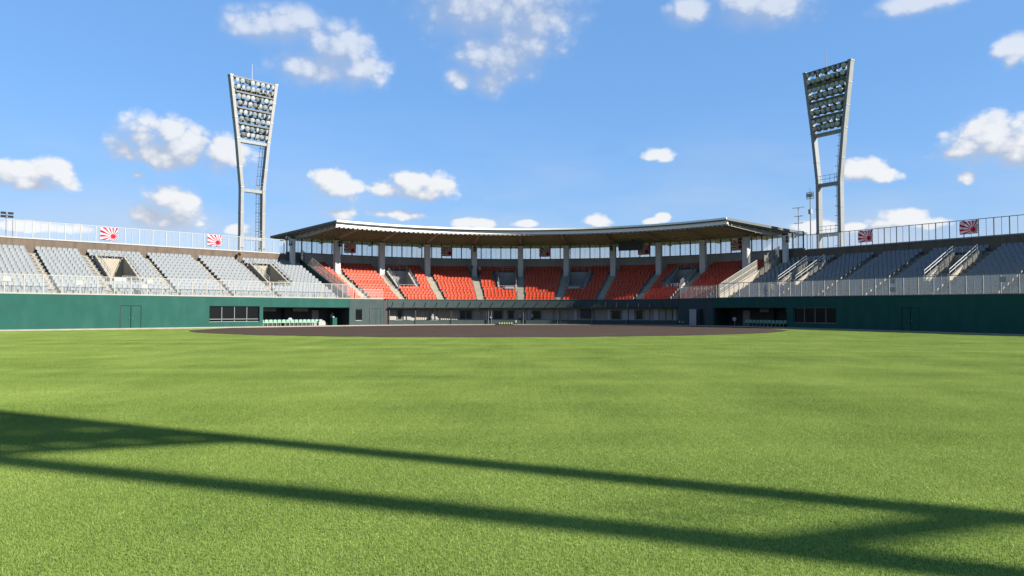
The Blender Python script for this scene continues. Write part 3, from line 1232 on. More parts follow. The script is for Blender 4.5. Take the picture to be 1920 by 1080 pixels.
# ------------------------------------------------------------------ dividers between grey and red stands
def divider(label, side, u_at_t, cap, panem, gap=None):
    d = thing('divider_fence', P(u_at_t(6), 6, 5), label, 'fence', 'sloping dividers beside the red seats')

    def D(t, z, off=0.0):
        return P(u_at_t(t) + off, t, z)

    def zt(t):
        return Z0 + RISE * ((t - T0) / RUN) + .18
    mb = MB()
    ts = [.5, 11.3]
    poly = []
    a0, a1 = .35, 11.4
    c = []
    for (t, dz0, dz1) in ((a0, -.55, .42), (a1, -.55, .42)):
        for off in (-.14, .14):
            c.append((D(t, zt(t) + dz0, off), D(t, zt(t) + dz1, off)))
    mb.quad_box([c[0][0], c[1][0], c[3][0], c[2][0], c[0][1], c[1][1], c[3][1], c[2][1]])
    mb.build('kerb_wall', cap, d)
    n = 8
    for i in range(n + 1):
        t = a0 + (a1 - a0) * i / n
        mb = MB()
        mb.tube(D(t, zt(t) + .40), D(t, zt(t) + 1.82), .04, n=6)
        mb.build('post', MAT['creamsteel'], d)
        if i < n:
            t2 = a0 + (a1 - a0) * (i + 1) / n
            if gap and i == gap:
                continue
            mb = MB()
            q = [D(t, zt(t) + .5, -.01), D(t, zt(t) + .5, .01), D(t2, zt(t2) + .5, .01), D(t2, zt(t2) + .5, -.01),
                 D(t, zt(t) + 1.74, -.01), D(t, zt(t) + 1.74, .01), D(t2, zt(t2) + 1.74, .01), D(t2, zt(t2) + 1.74, -.01)]
            mb.quad_box(q)
            mb.build('mesh_panel', panem, d)
            mb = MB()
            for hh in (.48, 1.12, 1.78):
                mb.tube(D(t, zt(t) + hh), D(t2, zt(t2) + hh), .032, n=6)
            mb.build('rail', MAT['creamsteel'], d)


divider('sloping grey-green divider fence between the left grey seats and the red seats', 'left', lambda t: -23.25 - .02 * t, MAT['greygreen'], MAT['meshpane'])
divider('sloping cream divider fence on a white kerb between red seats and right stand', 'right', lambda t: 26.75 + .085 * t, MAT['cream'], MAT['meshpane'], gap=5)


# ------------------------------------------------------------------ canopy roof
RT0, RT1, RZ0, RZ1 = 2.4, 15.7, 13.2, 12.02


def roof_top(t):
    return RZ0 + (RZ1 - RZ0) * (t - RT0) / (RT1 - RT0)


def RA(a, t, z):
    k = (t - RT0) / (RT1 - RT0)
    tl = rad(-45.0 - 2.6 * k)
    tr = rad(50.8 + 3.8 * k)
    th = tl + (tr - tl) * a
    return Vector((OX + (R0 + t) * math.sin(th), OY + (R0 + t) * math.cos(th), z))


def roof_prof(mb, poly, n=44, mi=0, a0=0.0, a1=1.0):
    b = len(mb.v)
    k = len(poly)
    for i in range(n + 1):
        a = a0 + (a1 - a0) * i / n
        for (t, z) in poly:
            mb.v.append(RA(a, t, z))
    for i in range(n):
        for j in range(k):
            x0 = b + i * k + j
            x1 = b + i * k + (j + 1) % k
            mb.f.append([x0, x1, x1 + k, x0 + k])
            mb.m.append(mi)
    mb.f.append([b + j for j in range(k)][::-1])
    mb.f.append([b + n * k + j for j in range(k)])
    mb.m += [mi, mi]


roof = thing('canopy_roof', P(0, 9.4, 7.5), 'curved cantilevered canopy roof on grey columns over the red seats', 'roof')
mb = MB()
roof_prof(mb, [(RT0, RZ0 - .30), (RT1, RZ1 - .30), (RT1, RZ1), (RT0, RZ0)])
mb.build('roof_sheet', MAT['roofedge'], roof)
mb = MB()
roof_prof(mb, [(RT0 - .10, RZ0 - .20), (RT0 - .004, RZ0 - .20), (RT0 - .004, RZ0 + .03), (RT0 - .10, RZ0 + .03)])
mb.build('roof_edge_trim', MAT['fascia'], roof)
mb = MB()
roof_prof(mb, [(RT0 + .28, RZ0 - .74), (RT0 + .48, RZ0 - .74), (RT0 + .48, RZ0 - .33), (RT0 + .28, RZ0 - .33)], a0=.004, a1=.996)
mb.build('fascia', MAT['fascia'], roof)
mbk = MB()
mbk.box(-.20, .20, -.06, .12, .05, .20)
BRK = mbk.mesh('fascia_bracket', MAT['white'])
nb = 84
for i in range(nb):
    a = (i + .5) / nb
    p = RA(a, RT0 + .36, RZ0 - .943)
    q = RA(min(1, a + .01), RT0 + .36, RZ0 - .943)
    inst('fascia_bracket', BRK, roof, Matrix.Translation(p) @ Matrix.Rotation(math.atan2(q.y - p.y, q.x - p.x), 4, 'Z'))
mb = MB()
roof_prof(mb, [(RT0 + .5, roof_top(RT0 + .5) - .45), (RT1 - .3, roof_top(RT1 - .3) - .45), (RT1 - .3, roof_top(RT1 - .3) - .32), (RT0 + .5, roof_top(RT0 + .5) - .32)], a0=.003, a1=.997)
mb.build('soffit', MAT['soffit'], roof)
for k in range(9):
    t = 3.6 + k * 1.3
    mb = MB()
    z = roof_top(t) - .455
    roof_prof(mb, [(t - .07, z - .24), (t + .07, z - .24), (t + .07, z), (t - .07, z)], a0=.006, a1=.994)
    mb.build('purlin', MAT['beam'], roof)
mb = MB()
roof_prof(mb, [(TREAR - .05, 11.78), (TREAR + .3, 11.78), (TREAR + .3, 12.0), (TREAR - .05, 12.0)], a0=.01, a1=.99)
mb.build('rear_beam', MAT['darksteel'], roof)

COLS = [-25.03, -20.3, -15.33, -10.23, -4.99, .19, 5.31, 10.52, 15.58, 20.42, 25.13, 28.67]
for i, u in enumerate(COLS):
    tc_ = 9.4 if 0 < i < 11 else 10.8
    zb = row_z(int((tc_ - T0) / RUN))
    zt = roof_top(tc_) - .70 - .44
    mb = MB()
    F = frame(u, tc_, 0)
    w = .40 if 0 < i < 11 else .30
    # chamfered square shaft
    pts = [(-w, -w + .07), (-w + .07, -w), (w - .07, -w), (w, -w + .07), (w, w - .07), (w - .07, w), (-w + .07, w), (-w, w - .07)]
    b = len(mb.v)
    for z in (zb - .3, zt):
        for x, y in pts:
            mb.v.append(F @ Vector((x, y, z)))
    for k in range(8):
        j = (k + 1) % 8
        mb.f.append([b + k, b + j, b + 8 + j, b + 8 + k])
        mb.m.append(0)
    mb.f.append([b + 8 + k for k in range(8)])
    mb.m.append(0)
    mb.box(-.25, .25, -.25, .25, zt + .002, zt + .25, 1, F)
    mb.build('column', [MAT['column'], MAT['darksteel']], roof)
    # raking beam over the column, following the roof slope
    mb = MB()
    e = max(0.0, min(1.0, (u / R0 - rad(-45)) / (rad(50.8) - rad(-45))))
    a = .012 if i == 0 else (.988 if i == 11 else None)

    def RB(t, z):
        return RA(a, t, z) if a is not None else P(u, t, z)
    wv = 0.16
    t0_, t1_ = 2.95, 14.8
    tang = Vector((math.cos(th_of(u)), -math.sin(th_of(u)), 0)) * wv
    zc = []
    for (t, d0, d1) in ((t0_, .78, .46), (9.4, 1.0, .46), (t1_, .75, .46)):
        zc.append((RB(t, roof_top(t) - d0), RB(t, roof_top(t) - d1)))
    for (A, B) in zip(zc, zc[1:]):
        mb.quad_box([A[0] - tang, A[0] + tang, B[0] + tang, B[0] - tang, A[1] - tang, A[1] + tang, B[1] + tang, B[1] - tang])
    mb.build('raking_beam', MAT['beam'] if 0 < i < 11 else MAT['grey'], roof)
# lamps under the soffit
mbl = MB()
mbl.lathe([(.02, .38), (.02, .14), (.11, .1), (.16, 0), (.0, 0)], n=10, mis=[1, 1, 1, 0])
PEN = mbl.mesh('soffit_lamp', [MAT['white'], MAT['darksteel']])
for i in range(11):
    u = (COLS[i] + COLS[i + 1]) / 2
    z = roof_top(7.8) - .455 - .24 - .38
    inst('soffit_lamp', PEN, roof, frame(u, 7.8, z))


# ------------------------------------------------------------------ field walls, dugouts, rooms under the stands
def pane_window(parent, u0, u1, z0, z1, t, n, frame_mat, pane_mat, bar=.05):
    w = (P(u1, t) - P(u0, t)).length
    mb = MB()
    F = frame((u0 + u1) / 2, t, z0)
    h = z1 - z0
    for i in range(n + 1):
        x = -w / 2 + w * i / n
        mb.box(x - bar / 2, x + bar / 2, -.04, .04, 0, h, 0, F)
    mb.box(-w / 2, w / 2, -.038, .038, h - bar, h - .001, 0, F)
    mb.box(-w / 2, w / 2, -.038, .038, .001, bar, 0, F)
    win = mb.build('window', frame_mat, parent)
    PMs = pane_mesh(w / n - bar, h - 2 * bar, pane_mat, 'window_pane')
    for i in range(n):
        x = -w / 2 + w * (i + .5) / n
        inst('pane', PMs, win, F @ Matrix.Translation((x, 0, bar)))
    return win


def wall_with_holes(mb, u0, u1, holes, zt, t0=0.0, t1=.30, zb=-.6):
    """holes: (ua, ub, z0, z1)"""
    cur = u0
    for (a, b, z0, z1) in sorted(holes):
        mb.sw(cur, a, t0, t1, zb, zt)
        mb.sw(a, b, t0, t1, z1, zt)
        if z0 > zb + .01:
            mb.sw(a, b, t0, t1, zb, z0)
        cur = b
    mb.sw(cur, u1, t0, t1, zb, zt)


def double_door(parent, u0, u1, z1):
    for k in range(2):
        a = u0 + (u1 - u0) * k / 2 + .03
        b = u0 + (u1 - u0) * (k + 1) / 2 - .03
        mb = MB()
        mb.sw(a, b, .03, .10, .05, z1 - .04)
        d = mb.build('door', MAT['green'], parent)
        mb = MB()
        uu = b - .12 if k == 0 else a + .12
        mb.tube(P(uu, -.03, 1.0), P(uu, -.03, 1.16), .02, n=6)
        mb.tube(P(uu, -.03, 1.08), P(uu, .03, 1.08), .015, n=6)
        mb.build('handle', MAT['steel'], d)
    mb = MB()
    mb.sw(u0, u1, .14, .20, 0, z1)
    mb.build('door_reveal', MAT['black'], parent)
    mb = MB()
    for (a, b, z0, z2) in ((u0 - .05, u0 - .002, 0, z1 + .05), (u1 + .002, u1 + .05, 0, z1 + .05), (u0 - .001, u1 + .001, z1 + .002, z1 + .05)):
        mb.sw(a, b, -.03, .05, z0, z2)
    mb.build('door_frame', MAT['greygreen'], parent)


ZWT = 3.34
lw = thing('field_wall', P(-44, 0), 'long sunlit green field wall below the left stand', 'wall')
mb = MB()
wall_with_holes(mb, -66, -23.12, [(-48.95, -47.05, -.01, 2.34), (-40.25, -34.66, .65, 2.36), (-34.25, -23.14, -.01, 2.28)], ZWT)
mb.build('wall', MAT['green'], lw)
mb = MB()
mb.sw(-66, -23.12, -.03, .302, ZWT + .003, ZWT + .06)
mb.build('cap', MAT['creamsteel'], lw)
double_door(lw, -48.95, -47.05, 2.34)
pane_window(lw, -40.25, -34.66, .65, 2.36, .20, 4, MAT['steel'], MAT['glass'])
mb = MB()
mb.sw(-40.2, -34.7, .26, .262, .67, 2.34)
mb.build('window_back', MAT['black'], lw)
mb = MB()
mb.sw(-40.2, -34.8, .06, .11, .92, .98)
mb.build('guard_rail', MAT['steel'], lw)

rw = thing('field_wall', P(45, 0), 'long dark shaded green field wall below the right stand', 'wall')
mb = MB()
wall_with_holes(mb, 26.22, 66, [(26.24, 36.45, -.01, 2.24), (37.26, 42.36, .63, 2.24), (49.18, 50.8, -.01, 2.27)], ZWT)
mb.build('wall', MAT['green'], rw)
mb = MB()
mb.sw(26.22, 66, -.03, .302, ZWT + .003, ZWT + .06)
mb.build('cap', MAT['greygreen'], rw)
double_door(rw, 49.18, 50.8, 2.27)
pane_window(rw, 37.26, 42.36, .63, 2.24, .20, 4, MAT['steel'], MAT['glass'])
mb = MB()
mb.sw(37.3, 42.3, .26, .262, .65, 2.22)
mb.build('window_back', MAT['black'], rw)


def dugout_seat_mesh():
    mb = MB()
    sec = [(-.2, .40), (-.18, .43), (.0, .41), (.14, .42), (.2, .52), (.23, .78)]
    xs = [-.23, -.15, .15, .23]
    b = 0
    for k, (y, z) in enumerate(sec):
        for x in xs:
            mb.v.append(Vector((x, y - (.03 if abs(x) > .2 and k > 3 else 0), z - (.05 if abs(x) > .2 and k == 5 else 0))))
    for k in range(len(sec) - 1):
        for i in range(3):
            a = k * 4 + i
            mb.f.append([a, a + 1, a + 5, a + 4])
            mb.m.append(0)
    mb.box(-.03, .03, -.1, .15, 0, .4, 1)
    mb.box(-.18, .18, -.14, .18, 0, .03, 1)
    return mb.mesh('dugout_seat', [MAT['ltgreen'], MAT['steel']])


DSEAT = dugout_seat_mesh()


def ac_mesh():
    mb = MB()
    mb.box(-1.0, 1.0, -.28, 0, 0, .42, 0)
    mb.box(-.94, .94, -.285, -.281, .05, .13, 1)
    for i in range(3):
        mb.box(-.94, .94, -.286, -.281, .2 + i * .06, .22 + i * .06, 1)
    return mb.mesh('air_conditioner', [MAT['paintsteel'], MAT['grey']])


ACM = ac_mesh()


def dugout(side, u0, u1, ztop, label):
    d = thing('dugout', P((u0 + u1) / 2, 1.5), label, 'dugout', 'dugouts')
    D = 3.0
    mb = MB()
    mb.sw(u0, u1, D, D + .1, 0, ztop + .3)
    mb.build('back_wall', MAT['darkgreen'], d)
    mb = MB()
    mb.sw(u0, u1, .305, D, ztop + .05, ztop + .2)
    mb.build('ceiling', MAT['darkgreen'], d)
    mb = MB()
    mb.sw(u0, u1, 0.02, D, -.1, .06)
    mb.build('floor', MAT['concrete'], d)
    for a, b in ((u0, u0 + .12), (u1 - .12, u1)):
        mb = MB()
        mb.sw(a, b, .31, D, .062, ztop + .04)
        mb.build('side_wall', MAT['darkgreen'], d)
    mid = u0 + (u1 - u0) * (.38 if side == 'left' else .60)
    mb = MB()
    mb.sw(mid - .35, mid + .35, D - .5, D - .004, .065, ztop + .04)
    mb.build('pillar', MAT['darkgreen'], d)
    # door at the inner end of the back wall
    ud = u0 + (u1 - u0) * (.735 if side == 'left' else .235)
    mb = MB()
    mb.sw(ud - .45, ud + .45, D - .06, D - .004, .07, 1.95)
    dr = mb.build('door', MAT['paintsteel'], d)
    mb = MB()
    mb.tube(P(ud + .36, D - .12, .95), P(ud + .36, D - .12, 1.1), .02, n=6)
    mb.tube(P(ud + .36, D - .12, 1.02), P(ud + .36, D - .05, 1.02), .015, n=6)
    mb.build('handle', MAT['steel'], dr)
    return d


dugout('left', -34.25, -23.14, 2.28, 'dark open dugout with pale green seats in the sunlit green wall')
dugout('right', 26.24, 36.45, 2.24, 'dark open dugout in the shaded right field wall')
for i, (u, z, lab) in enumerate(((-32.35, 1.80, 'grey wall air conditioner in the left dugout, nearer the four-pane window'),
                                 (-28.2, 1.80, 'grey wall air conditioner in the left dugout, nearer the roofed stand'),
                                 (31.6, 1.72, 'grey wall air conditioner near the middle of the right dugout'),
                                 (35.2, 1.72, 'grey wall air conditioner at the right end of the right dugout'))):
    o = inst('air_conditioner', ACM, None, frame(u, 2.95, z))
    tag(o, lab, 'air conditioner', 'dugout air conditioners')
for (u0, n, t, lab) in ((-33.9, 15, .75, 'row of pale green plastic seats along the front of the left dugout'),
                        (30.0, 11, .95, 'row of plastic seats along the front of the shaded right dugout')):
    row = thing('seat_row', P(u0 + n * .265, t, .062), lab, 'seats', 'dugout seat rows')
    for i in range(n):
        inst('seat', DSEAT, row, frame(u0 + i * .53, t, .062, RND.uniform(-.08, .08)))


def fan(u, t, label, turn):
    F = frame(u, t, .062, turn)
    f = thing('floor_fan', F.to_translation(), label, 'fan', 'floor fans in the dugouts')
    mb = MB()
    mb.lathe([(0, 0), (.2, 0), (.19, .04), (0, .05)], n=12, M=F)
    mb.build('base', MAT['white'], f)
    mb = MB()
    mb.tube(F @ Vector((0, 0, .05)), F @ Vector((0, 0, .72)), .025)
    mb.build('pole', MAT['white'], f)
    mb = MB()
    G = F @ Matrix.Translation((0, -.06, .82)) @ Matrix.Rotation(rad(90), 4, 'X')
    mb.lathe([(0, -.07), (.12, -.07), (.24, -.02), (.25, .02), (.24, .05), (.08, .08), (0, .08)], n=16, M=G)
    mb.build('fan_head', MAT['white'], f)


fan(-29.85, 2.2, 'white floor fan against the middle of the left dugout', 0)
fan(28.55, .9, 'white floor fan in the right dugout beside the pale door', .2)

# equipment at the inner end of the left dugout
b = thing('bin_cabinet', P(-24.6, 1.0, .06), 'green cabinet with a white box on top in the left dugout', 'cabinet')
mb = MB()
mb.sw(-24.95, -24.35, .8, 1.4, .065, 1.05)
mb.build('body', MAT['green'], b)
mb = MB()
mb.sw(-24.92, -24.68, .85, 1.1, 1.053, 1.2)
mb.build('box', MAT['white'], b)
mb = MB()
mb.sw(-27.0, -26.1, .5, .9, .135, .55)
mb.sw(-26.9, -26.2, .55, .85, .553, .70)
tag(mb.build('equipment_case', MAT['white']), 'white equipment case on the ground before the left dugout door', 'case')

# --- service room between the left dugout and the backstop
sr = thing('service_room', P(-20.7, 0), 'grey-green service room front with window and doors right of the left dugout', 'wall')
mb = MB()
wall_with_holes(mb, -23.10, -18.35, [(-22.25, -21.35, .66, 2.15), (-20.05, -18.75, -.01, 2.16)], ZWT)
mb.build('wall', MAT['greygreen'], sr)
mb = MB()
mb.sw(-23.10, -18.35, -.03, .302, ZWT + .003, ZWT + .06)
mb.build('cap', MAT['creamsteel'], sr)
pane_window(sr, -22.25, -21.35, .66, 2.15, .12, 1, MAT['steel'], MAT['glass'], bar=.07)
mb = MB()
mb.sw(-22.32, -21.28, -.08, -.003, .60, .655)
mb.build('sill', MAT['concrete'], sr)
for (a, b_) in ((-20.03, -19.42), (-19.38, -18.77)):
    mb = MB()
    mb.sw(a, b_, .03, .10, .03, 2.13)
    d = mb.build('door', MAT['greygreen'], sr)
    mb = MB()
    mb.tube(P(b_ - .1, -.02, 1.0), P(b_ - .1, -.02, 1.15), .02, n=6)
    mb.tube(P(b_ - .1, -.02, 1.07), P(b_ - .1, .03, 1.07), .014, n=6)
    mb.build('handle', MAT['steel'], d)
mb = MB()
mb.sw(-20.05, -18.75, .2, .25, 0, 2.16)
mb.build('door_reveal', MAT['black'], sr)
mb = MB()
mb.sw(-20.32, -20.2, -.05, -.003, 0.04, 2.3)
mb.build('downpipe', MAT['darksteel'], sr)

# --- backstop front: low padded wall, posts, netting, brackets, rooms behind
BU0, BU1 = -17.75, 21.3
bs = thing('backstop_front', P(1.5, 0), 'low grey-green backstop front with posts and windowed rooms below the red seats', 'backstop')
mb = MB()
mb.sw(BU0, BU1, .05, .25, -.1, .66)
mb.build('low_wall', MAT['greygreen'], bs)
mb = MB()
mb.sw(BU0, BU1, .04, .30, 2.32, ZWT - .04)
mb.build('upper_band', MAT['greygreen'], bs)
mb = MB()
mb.sw(BU0, BU1, .0, .31, ZWT - .036, ZWT + .05)
mb.build('cap', MAT['greygreen'], bs)
mb = MB()
mb.sw(BU0, -5.3, .02, .30, 2.12, 2.315)
mb.build('shutter_box', MAT['paintsteel'], bs)
mb = MB()
mb.prof(BU0, BU1, [(-.52, 2.30), (.038, 2.30), (.038, 2.34), (-.52, 2.34)])
mb.build('ledge', MAT['darksteel'], bs)
# slim stays from the ledge up to the band
mb = MB()
mb.bar((0, -.50, .0), (0, .02, .78), .07, .05)
mb.box(-.05, .05, -.54, -.46, -.02, .05)
BRM = mb.mesh('bracket', MAT['darksteel'])
nb = 26
for i in range(nb):
    u = BU0 + .7 + (BU1 - BU0 - 1.4) * i / (nb - 1)
    inst('bracket', BRM, bs, frame(u, .036, 2.345))
PSM = post_mesh(.10, .10, 2.24, MAT['darksteel'], 'backstop_post')
for u in (-17.6, -14.0, -9.2, -.0 - 4.45, .85, 5.4, 10.0, 14.6, 21.2):
    inst('post', PSM, bs, frame(u, -.02, .05))
PSL = post_mesh(.05, .05, 2.24, MAT['steel'], 'net_post')
for u in (-4.15, -3.75, .55, 5.1, 9.7, 14.3):
    inst('net_post', PSL, bs, frame(u, -.08, .05))
NETP = pane_mesh(4.3, 1.6, MAT['pane'], 'net_panel')
# tall dark gap post left of the windows
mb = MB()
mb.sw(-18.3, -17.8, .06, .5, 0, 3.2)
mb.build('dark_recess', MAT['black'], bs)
# room behind
mb = MB()
mb.strip(BU0, BU1, [(.26, 0.02), (1.25, .02), (1.25, 2.6), (.31, 2.6)])
mb.build('room_shell', MAT['wallbeige'], bs)


def curtain(u0, u1, z0, z1, t, mat):
    mb = MB()
    n = max(4, int((u1 - u0) / .12))
    us = [u0 + (u1 - u0) * i / n for i in range(n + 1)]
    for i, u in enumerate(us):
        tt = t + (.05 if i % 2 else -.03)
        mb.v += [P(u, tt, z0), P(u, tt, z1)]
    for i in range(n):
        mb.f.append([2 * i, 2 * i + 2, 2 * i + 3, 2 * i + 1])
        mb.m.append(0)
    return mb.build('curtain', mat, bs)


for (a, b_, kind) in ((-17.2, -16.2, 'panel'), (-16.0, -15.4, 'dark'), (-15.2, -14.2, 'panel'), (-13.6, -11.5, 'curtain'), (-11.3, -10.9, 'panel'), (-10.7, -8.0, 'curtain'),
                      (-7.8, -6.2, 'dark'), (-6.0, -5.2, 'curtain'), (-3.4, -2.2, 'dark'), (-2.0, -1.7, 'panel'), (-1.5, -.7, 'dark'),
                      (-.5, .6, 'panel'), (1.1, 1.5, 'blind'), (1.7, 2.8, 'dark'), (3.0, 4.4, 'panel'), (5.6, 6.3, 'panel'), (7.1, 7.5, 'blind'), (8.0, 9.4, 'darkbox'),
                      (11.5, 11.85, 'blind'), (12.0, 13.2, 'dark'), (13.5, 15.0, 'blind'), (15.2, 16.1, 'dark'), (16.4, 17.0, 'panel'), (17.6, 18.2, 'blind'),
                      (18.3, 19.1, 'panel'), (19.3, 20.0, 'panel'), (20.2, 20.8, 'blind')):
    if kind == 'curtain':
        curtain(a, b_, .7, 2.1, 1.12, MAT['curtain'])
    elif kind == 'dark':
        pane_window(bs, a, b_, .75, 2.0, 1.18, max(1, round((b_ - a) / .8)), MAT['paintsteel'], MAT['glass'], bar=.07)
    elif kind == 'darkbox':
        mb = MB()
        mb.sw(a, b_, .7, 1.2, 1.0, 2.2)
        mb.build('cabinet', MAT['black'], bs)
    else:
        mb = MB()
        mb.sw(a, b_, 1.08, 1.22, .7, 2.1)
        mb.build('room_panel', MAT['blind'] if kind == 'blind' else MAT['wallbeige'], bs)

# --- service wall right of the backstop, with the pale column
sw_ = thing('service_wall', P(24, 0), 'dark green service wall with a pale grey open door left of the right dugout', 'wall')
mb = MB()
wall_with_holes(mb, 21.34, 26.2, [(24.3, 25.0, -.01, 2.1)], ZWT)
mb.build('wall', MAT['greygreen'], sw_)
mb = MB()
mb.sw(21.34, 26.2, -.03, .302, ZWT + .003, ZWT + .05)
mb.build('cap', MAT['greygreen'], sw_)
mb = MB()
c = P(24.28, -.02)
F = frame(24.25, -.03, 0.05)
mb.box(-.95, .0, -.62, -.57, 0, 2.02, 0, F @ Matrix.Rotation(rad(0), 4, 'Z'))
mb.box(-.95, -.9, -.565, .0, 0, 2.02, 0, F)
d = mb.build('open_door', MAT['grey'], sw_)
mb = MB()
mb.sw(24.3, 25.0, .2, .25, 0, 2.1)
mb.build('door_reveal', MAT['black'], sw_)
for k, uu in enumerate((21.55, 22.0)):
    mb = MB()
    mb.box(-.1, .1, -.05, 0, 0, .2, 0, frame(uu, -.002, .42))
    tag(mb.build('wall_plate', MAT['white']), 'small white square plate on the dark service wall, %s of two' % ('left' if k == 0 else 'right'), 'plate', 'small wall plates')

# --- small things before and behind the backstop wall
rk = thing('ball_rack', P(-1.95, -.75, .013), 'low black rack with a row of pale yellow tubs before the backstop wall', 'rack')
mb = MB()
mb.box(-1.0, 1.0, -.12, .12, .013, .12, 0, frame(-1.95, -.72, 0))
mb.box(-1.0, 1.0, .10, .13, .121, .34, 0, frame(-1.95, -.72, 0))
mb.build('frame', MAT['black'], rk)
mbt = MB()
mbt.lathe([(0, 0), (.125, 0), (.14, .22), (.12, .23), (.0, .21)], n=10)
TUB = mbt.mesh('tub', MAT['yellow'])
for i in range(6):
    inst('tub', TUB, rk, frame(-1.95 - .82 + i * .33, -.75, .122))
bk = thing('ball_bucket', P(-.55, -.75, .013), 'white bucket on a black stool beside the yellow tubs', 'bucket')
mb = MB()
mb.lathe([(0, 0), (.13, 0), (.16, .34), (.14, .34), (.12, .04), (0, .04)], n=12, M=frame(-.55, -.75, .313))
mb.build('bucket', MAT['white'], bk)
mb = MB()
mb.box(-.18, .18, -.15, .15, .2, .298, 0, frame(-.55, -.75, .013))
for x in (-.15, .15):
    for y in (-.12, .12):
        mb.box(x - .02, x + .02, y - .02, y + .02, 0, .199, 0, frame(-.55, -.75, .013))
mb.build('stool', MAT['black'], bk)
for k, (u, z, t, r, lab) in enumerate(((-11.55, .70, .7, .24, 'white round tub behind the backstop wall, left of a pair'),
                                       (-11.05, .70, .7, .22, 'white round tub behind the backstop wall, right of a pair'),
                                       (-11.5, 1.22, .75, .20, 'white round tub set above the pair behind the backstop wall'))):
    mb = MB()
    mb.lathe([(0, 0), (r * .8, 0), (r, .12), (r, .38), (r * .7, .45), (0, .46)], n=14, M=frame(u, t, z))
    mb.box(-r, r, -.15, .15, -z + .02 if k < 2 else -.06, -.002, 1, frame(u, t, z))
    tag(mb.build('tub', [MAT['white'], MAT['wallbeige']]), lab, 'tub', 'white tubs behind the backstop wall')


# ------------------------------------------------------------------ flags on the rear fence
def flag_mesh(seed):
    r = random.Random(seed)
    mb = MB()
    nx, nz = 14, 8
    w, h = 1.72, 1.40
    ph = r.uniform(0, 6)
    for s in (0, 1):
        for j in range(nz + 1):
            for i in range(nx + 1):
                x = -w / 2 + w * i / nx
                z = h * j / nz
                y = .06 * math.sin(5 * x + ph + 1.5 * z) + .035 * math.sin(9 * x - 3 * z + ph) - (.008 if s == 0 else 0)
                zz = z - .07 * math.sin(math.pi * (i / nx)) * (j / nz)
                mb.v.append(Vector((x, y, zz)))
    n = (nx + 1) * (nz + 1)
    for s in (0, 1):
        for j in range(nz):
            for i in range(nx):
                a = s * n + j * (nx + 1) + i
                q = [a, a + 1, a + nx + 2, a + nx + 1]
                mb.f.append(q if s == 0 else q[::-1])
                mb.m.append(0)
    rim = [i for i in range(nx + 1)] + [j * (nx + 1) + nx for j in range(1, nz + 1)] + [nz * (nx + 1) + i for i in range(nx - 1, -1, -1)] + [j * (nx + 1) for j in range(nz - 1, 0, -1)]
    for a, b in zip(rim, rim[1:] + rim[:1]):
        mb.f.append([a, b, b + n, a + n])
        mb.m.append(0)
    return mb.mesh('flag', MAT['flag'])


FL = [(-46.85, 9.72, 'sunlit red and white rayed banner on the left rear fence, farthest from the roof'),
      (-35.05, 9.82, 'sunlit red and white rayed banner on the left rear fence, beside the floodlight tower'),
      (-18.2, 9.98, 'red and white rayed banner under the roof, first from the left'),
      (-7.8, 10.0, 'red and white rayed banner under the roof, second from the left'),
      (2.85, 10.0, 'red and white rayed banner under the roof, just right of the middle column'),
      (13.45, 10.0, 'red and white rayed banner half hidden behind the black hanging screen'),
      (23.35, 9.95, 'red and white rayed banner under the roof, farthest right'),
      (38.25, 9.75, 'red and white rayed banner on the right rear fence, beside the floodlight tower'),
      (49.5, 9.75, 'red and white rayed banner on the right rear fence, farthest right')]
for i, (u, z, lab) in enumerate(FL):
    o = inst('flag', flag_mesh(i), None, frame(u, TREAR - .02, z))
    tag(o, lab, 'flag', 'rayed banners on the rear fences')


# ------------------------------------------------------------------ floodlight towers
def leg_points(s):
    return [(s * 1.47, 0), (s * 1.47, 17.9), (s * 2.08, 24.2), (s * 3.10, 32.3)]


def leg_x(z):
    P_ = [(1.47, 0), (1.47, 17.9), (2.08, 24.2), (3.10, 32.3)]
    for (x0, z0), (x1, z1) in zip(P_, P_[1:]):
        if z <= z1:
            return x0 + (x1 - x0) * (z - z0) / (z1 - z0)
    return P_[-1][0]


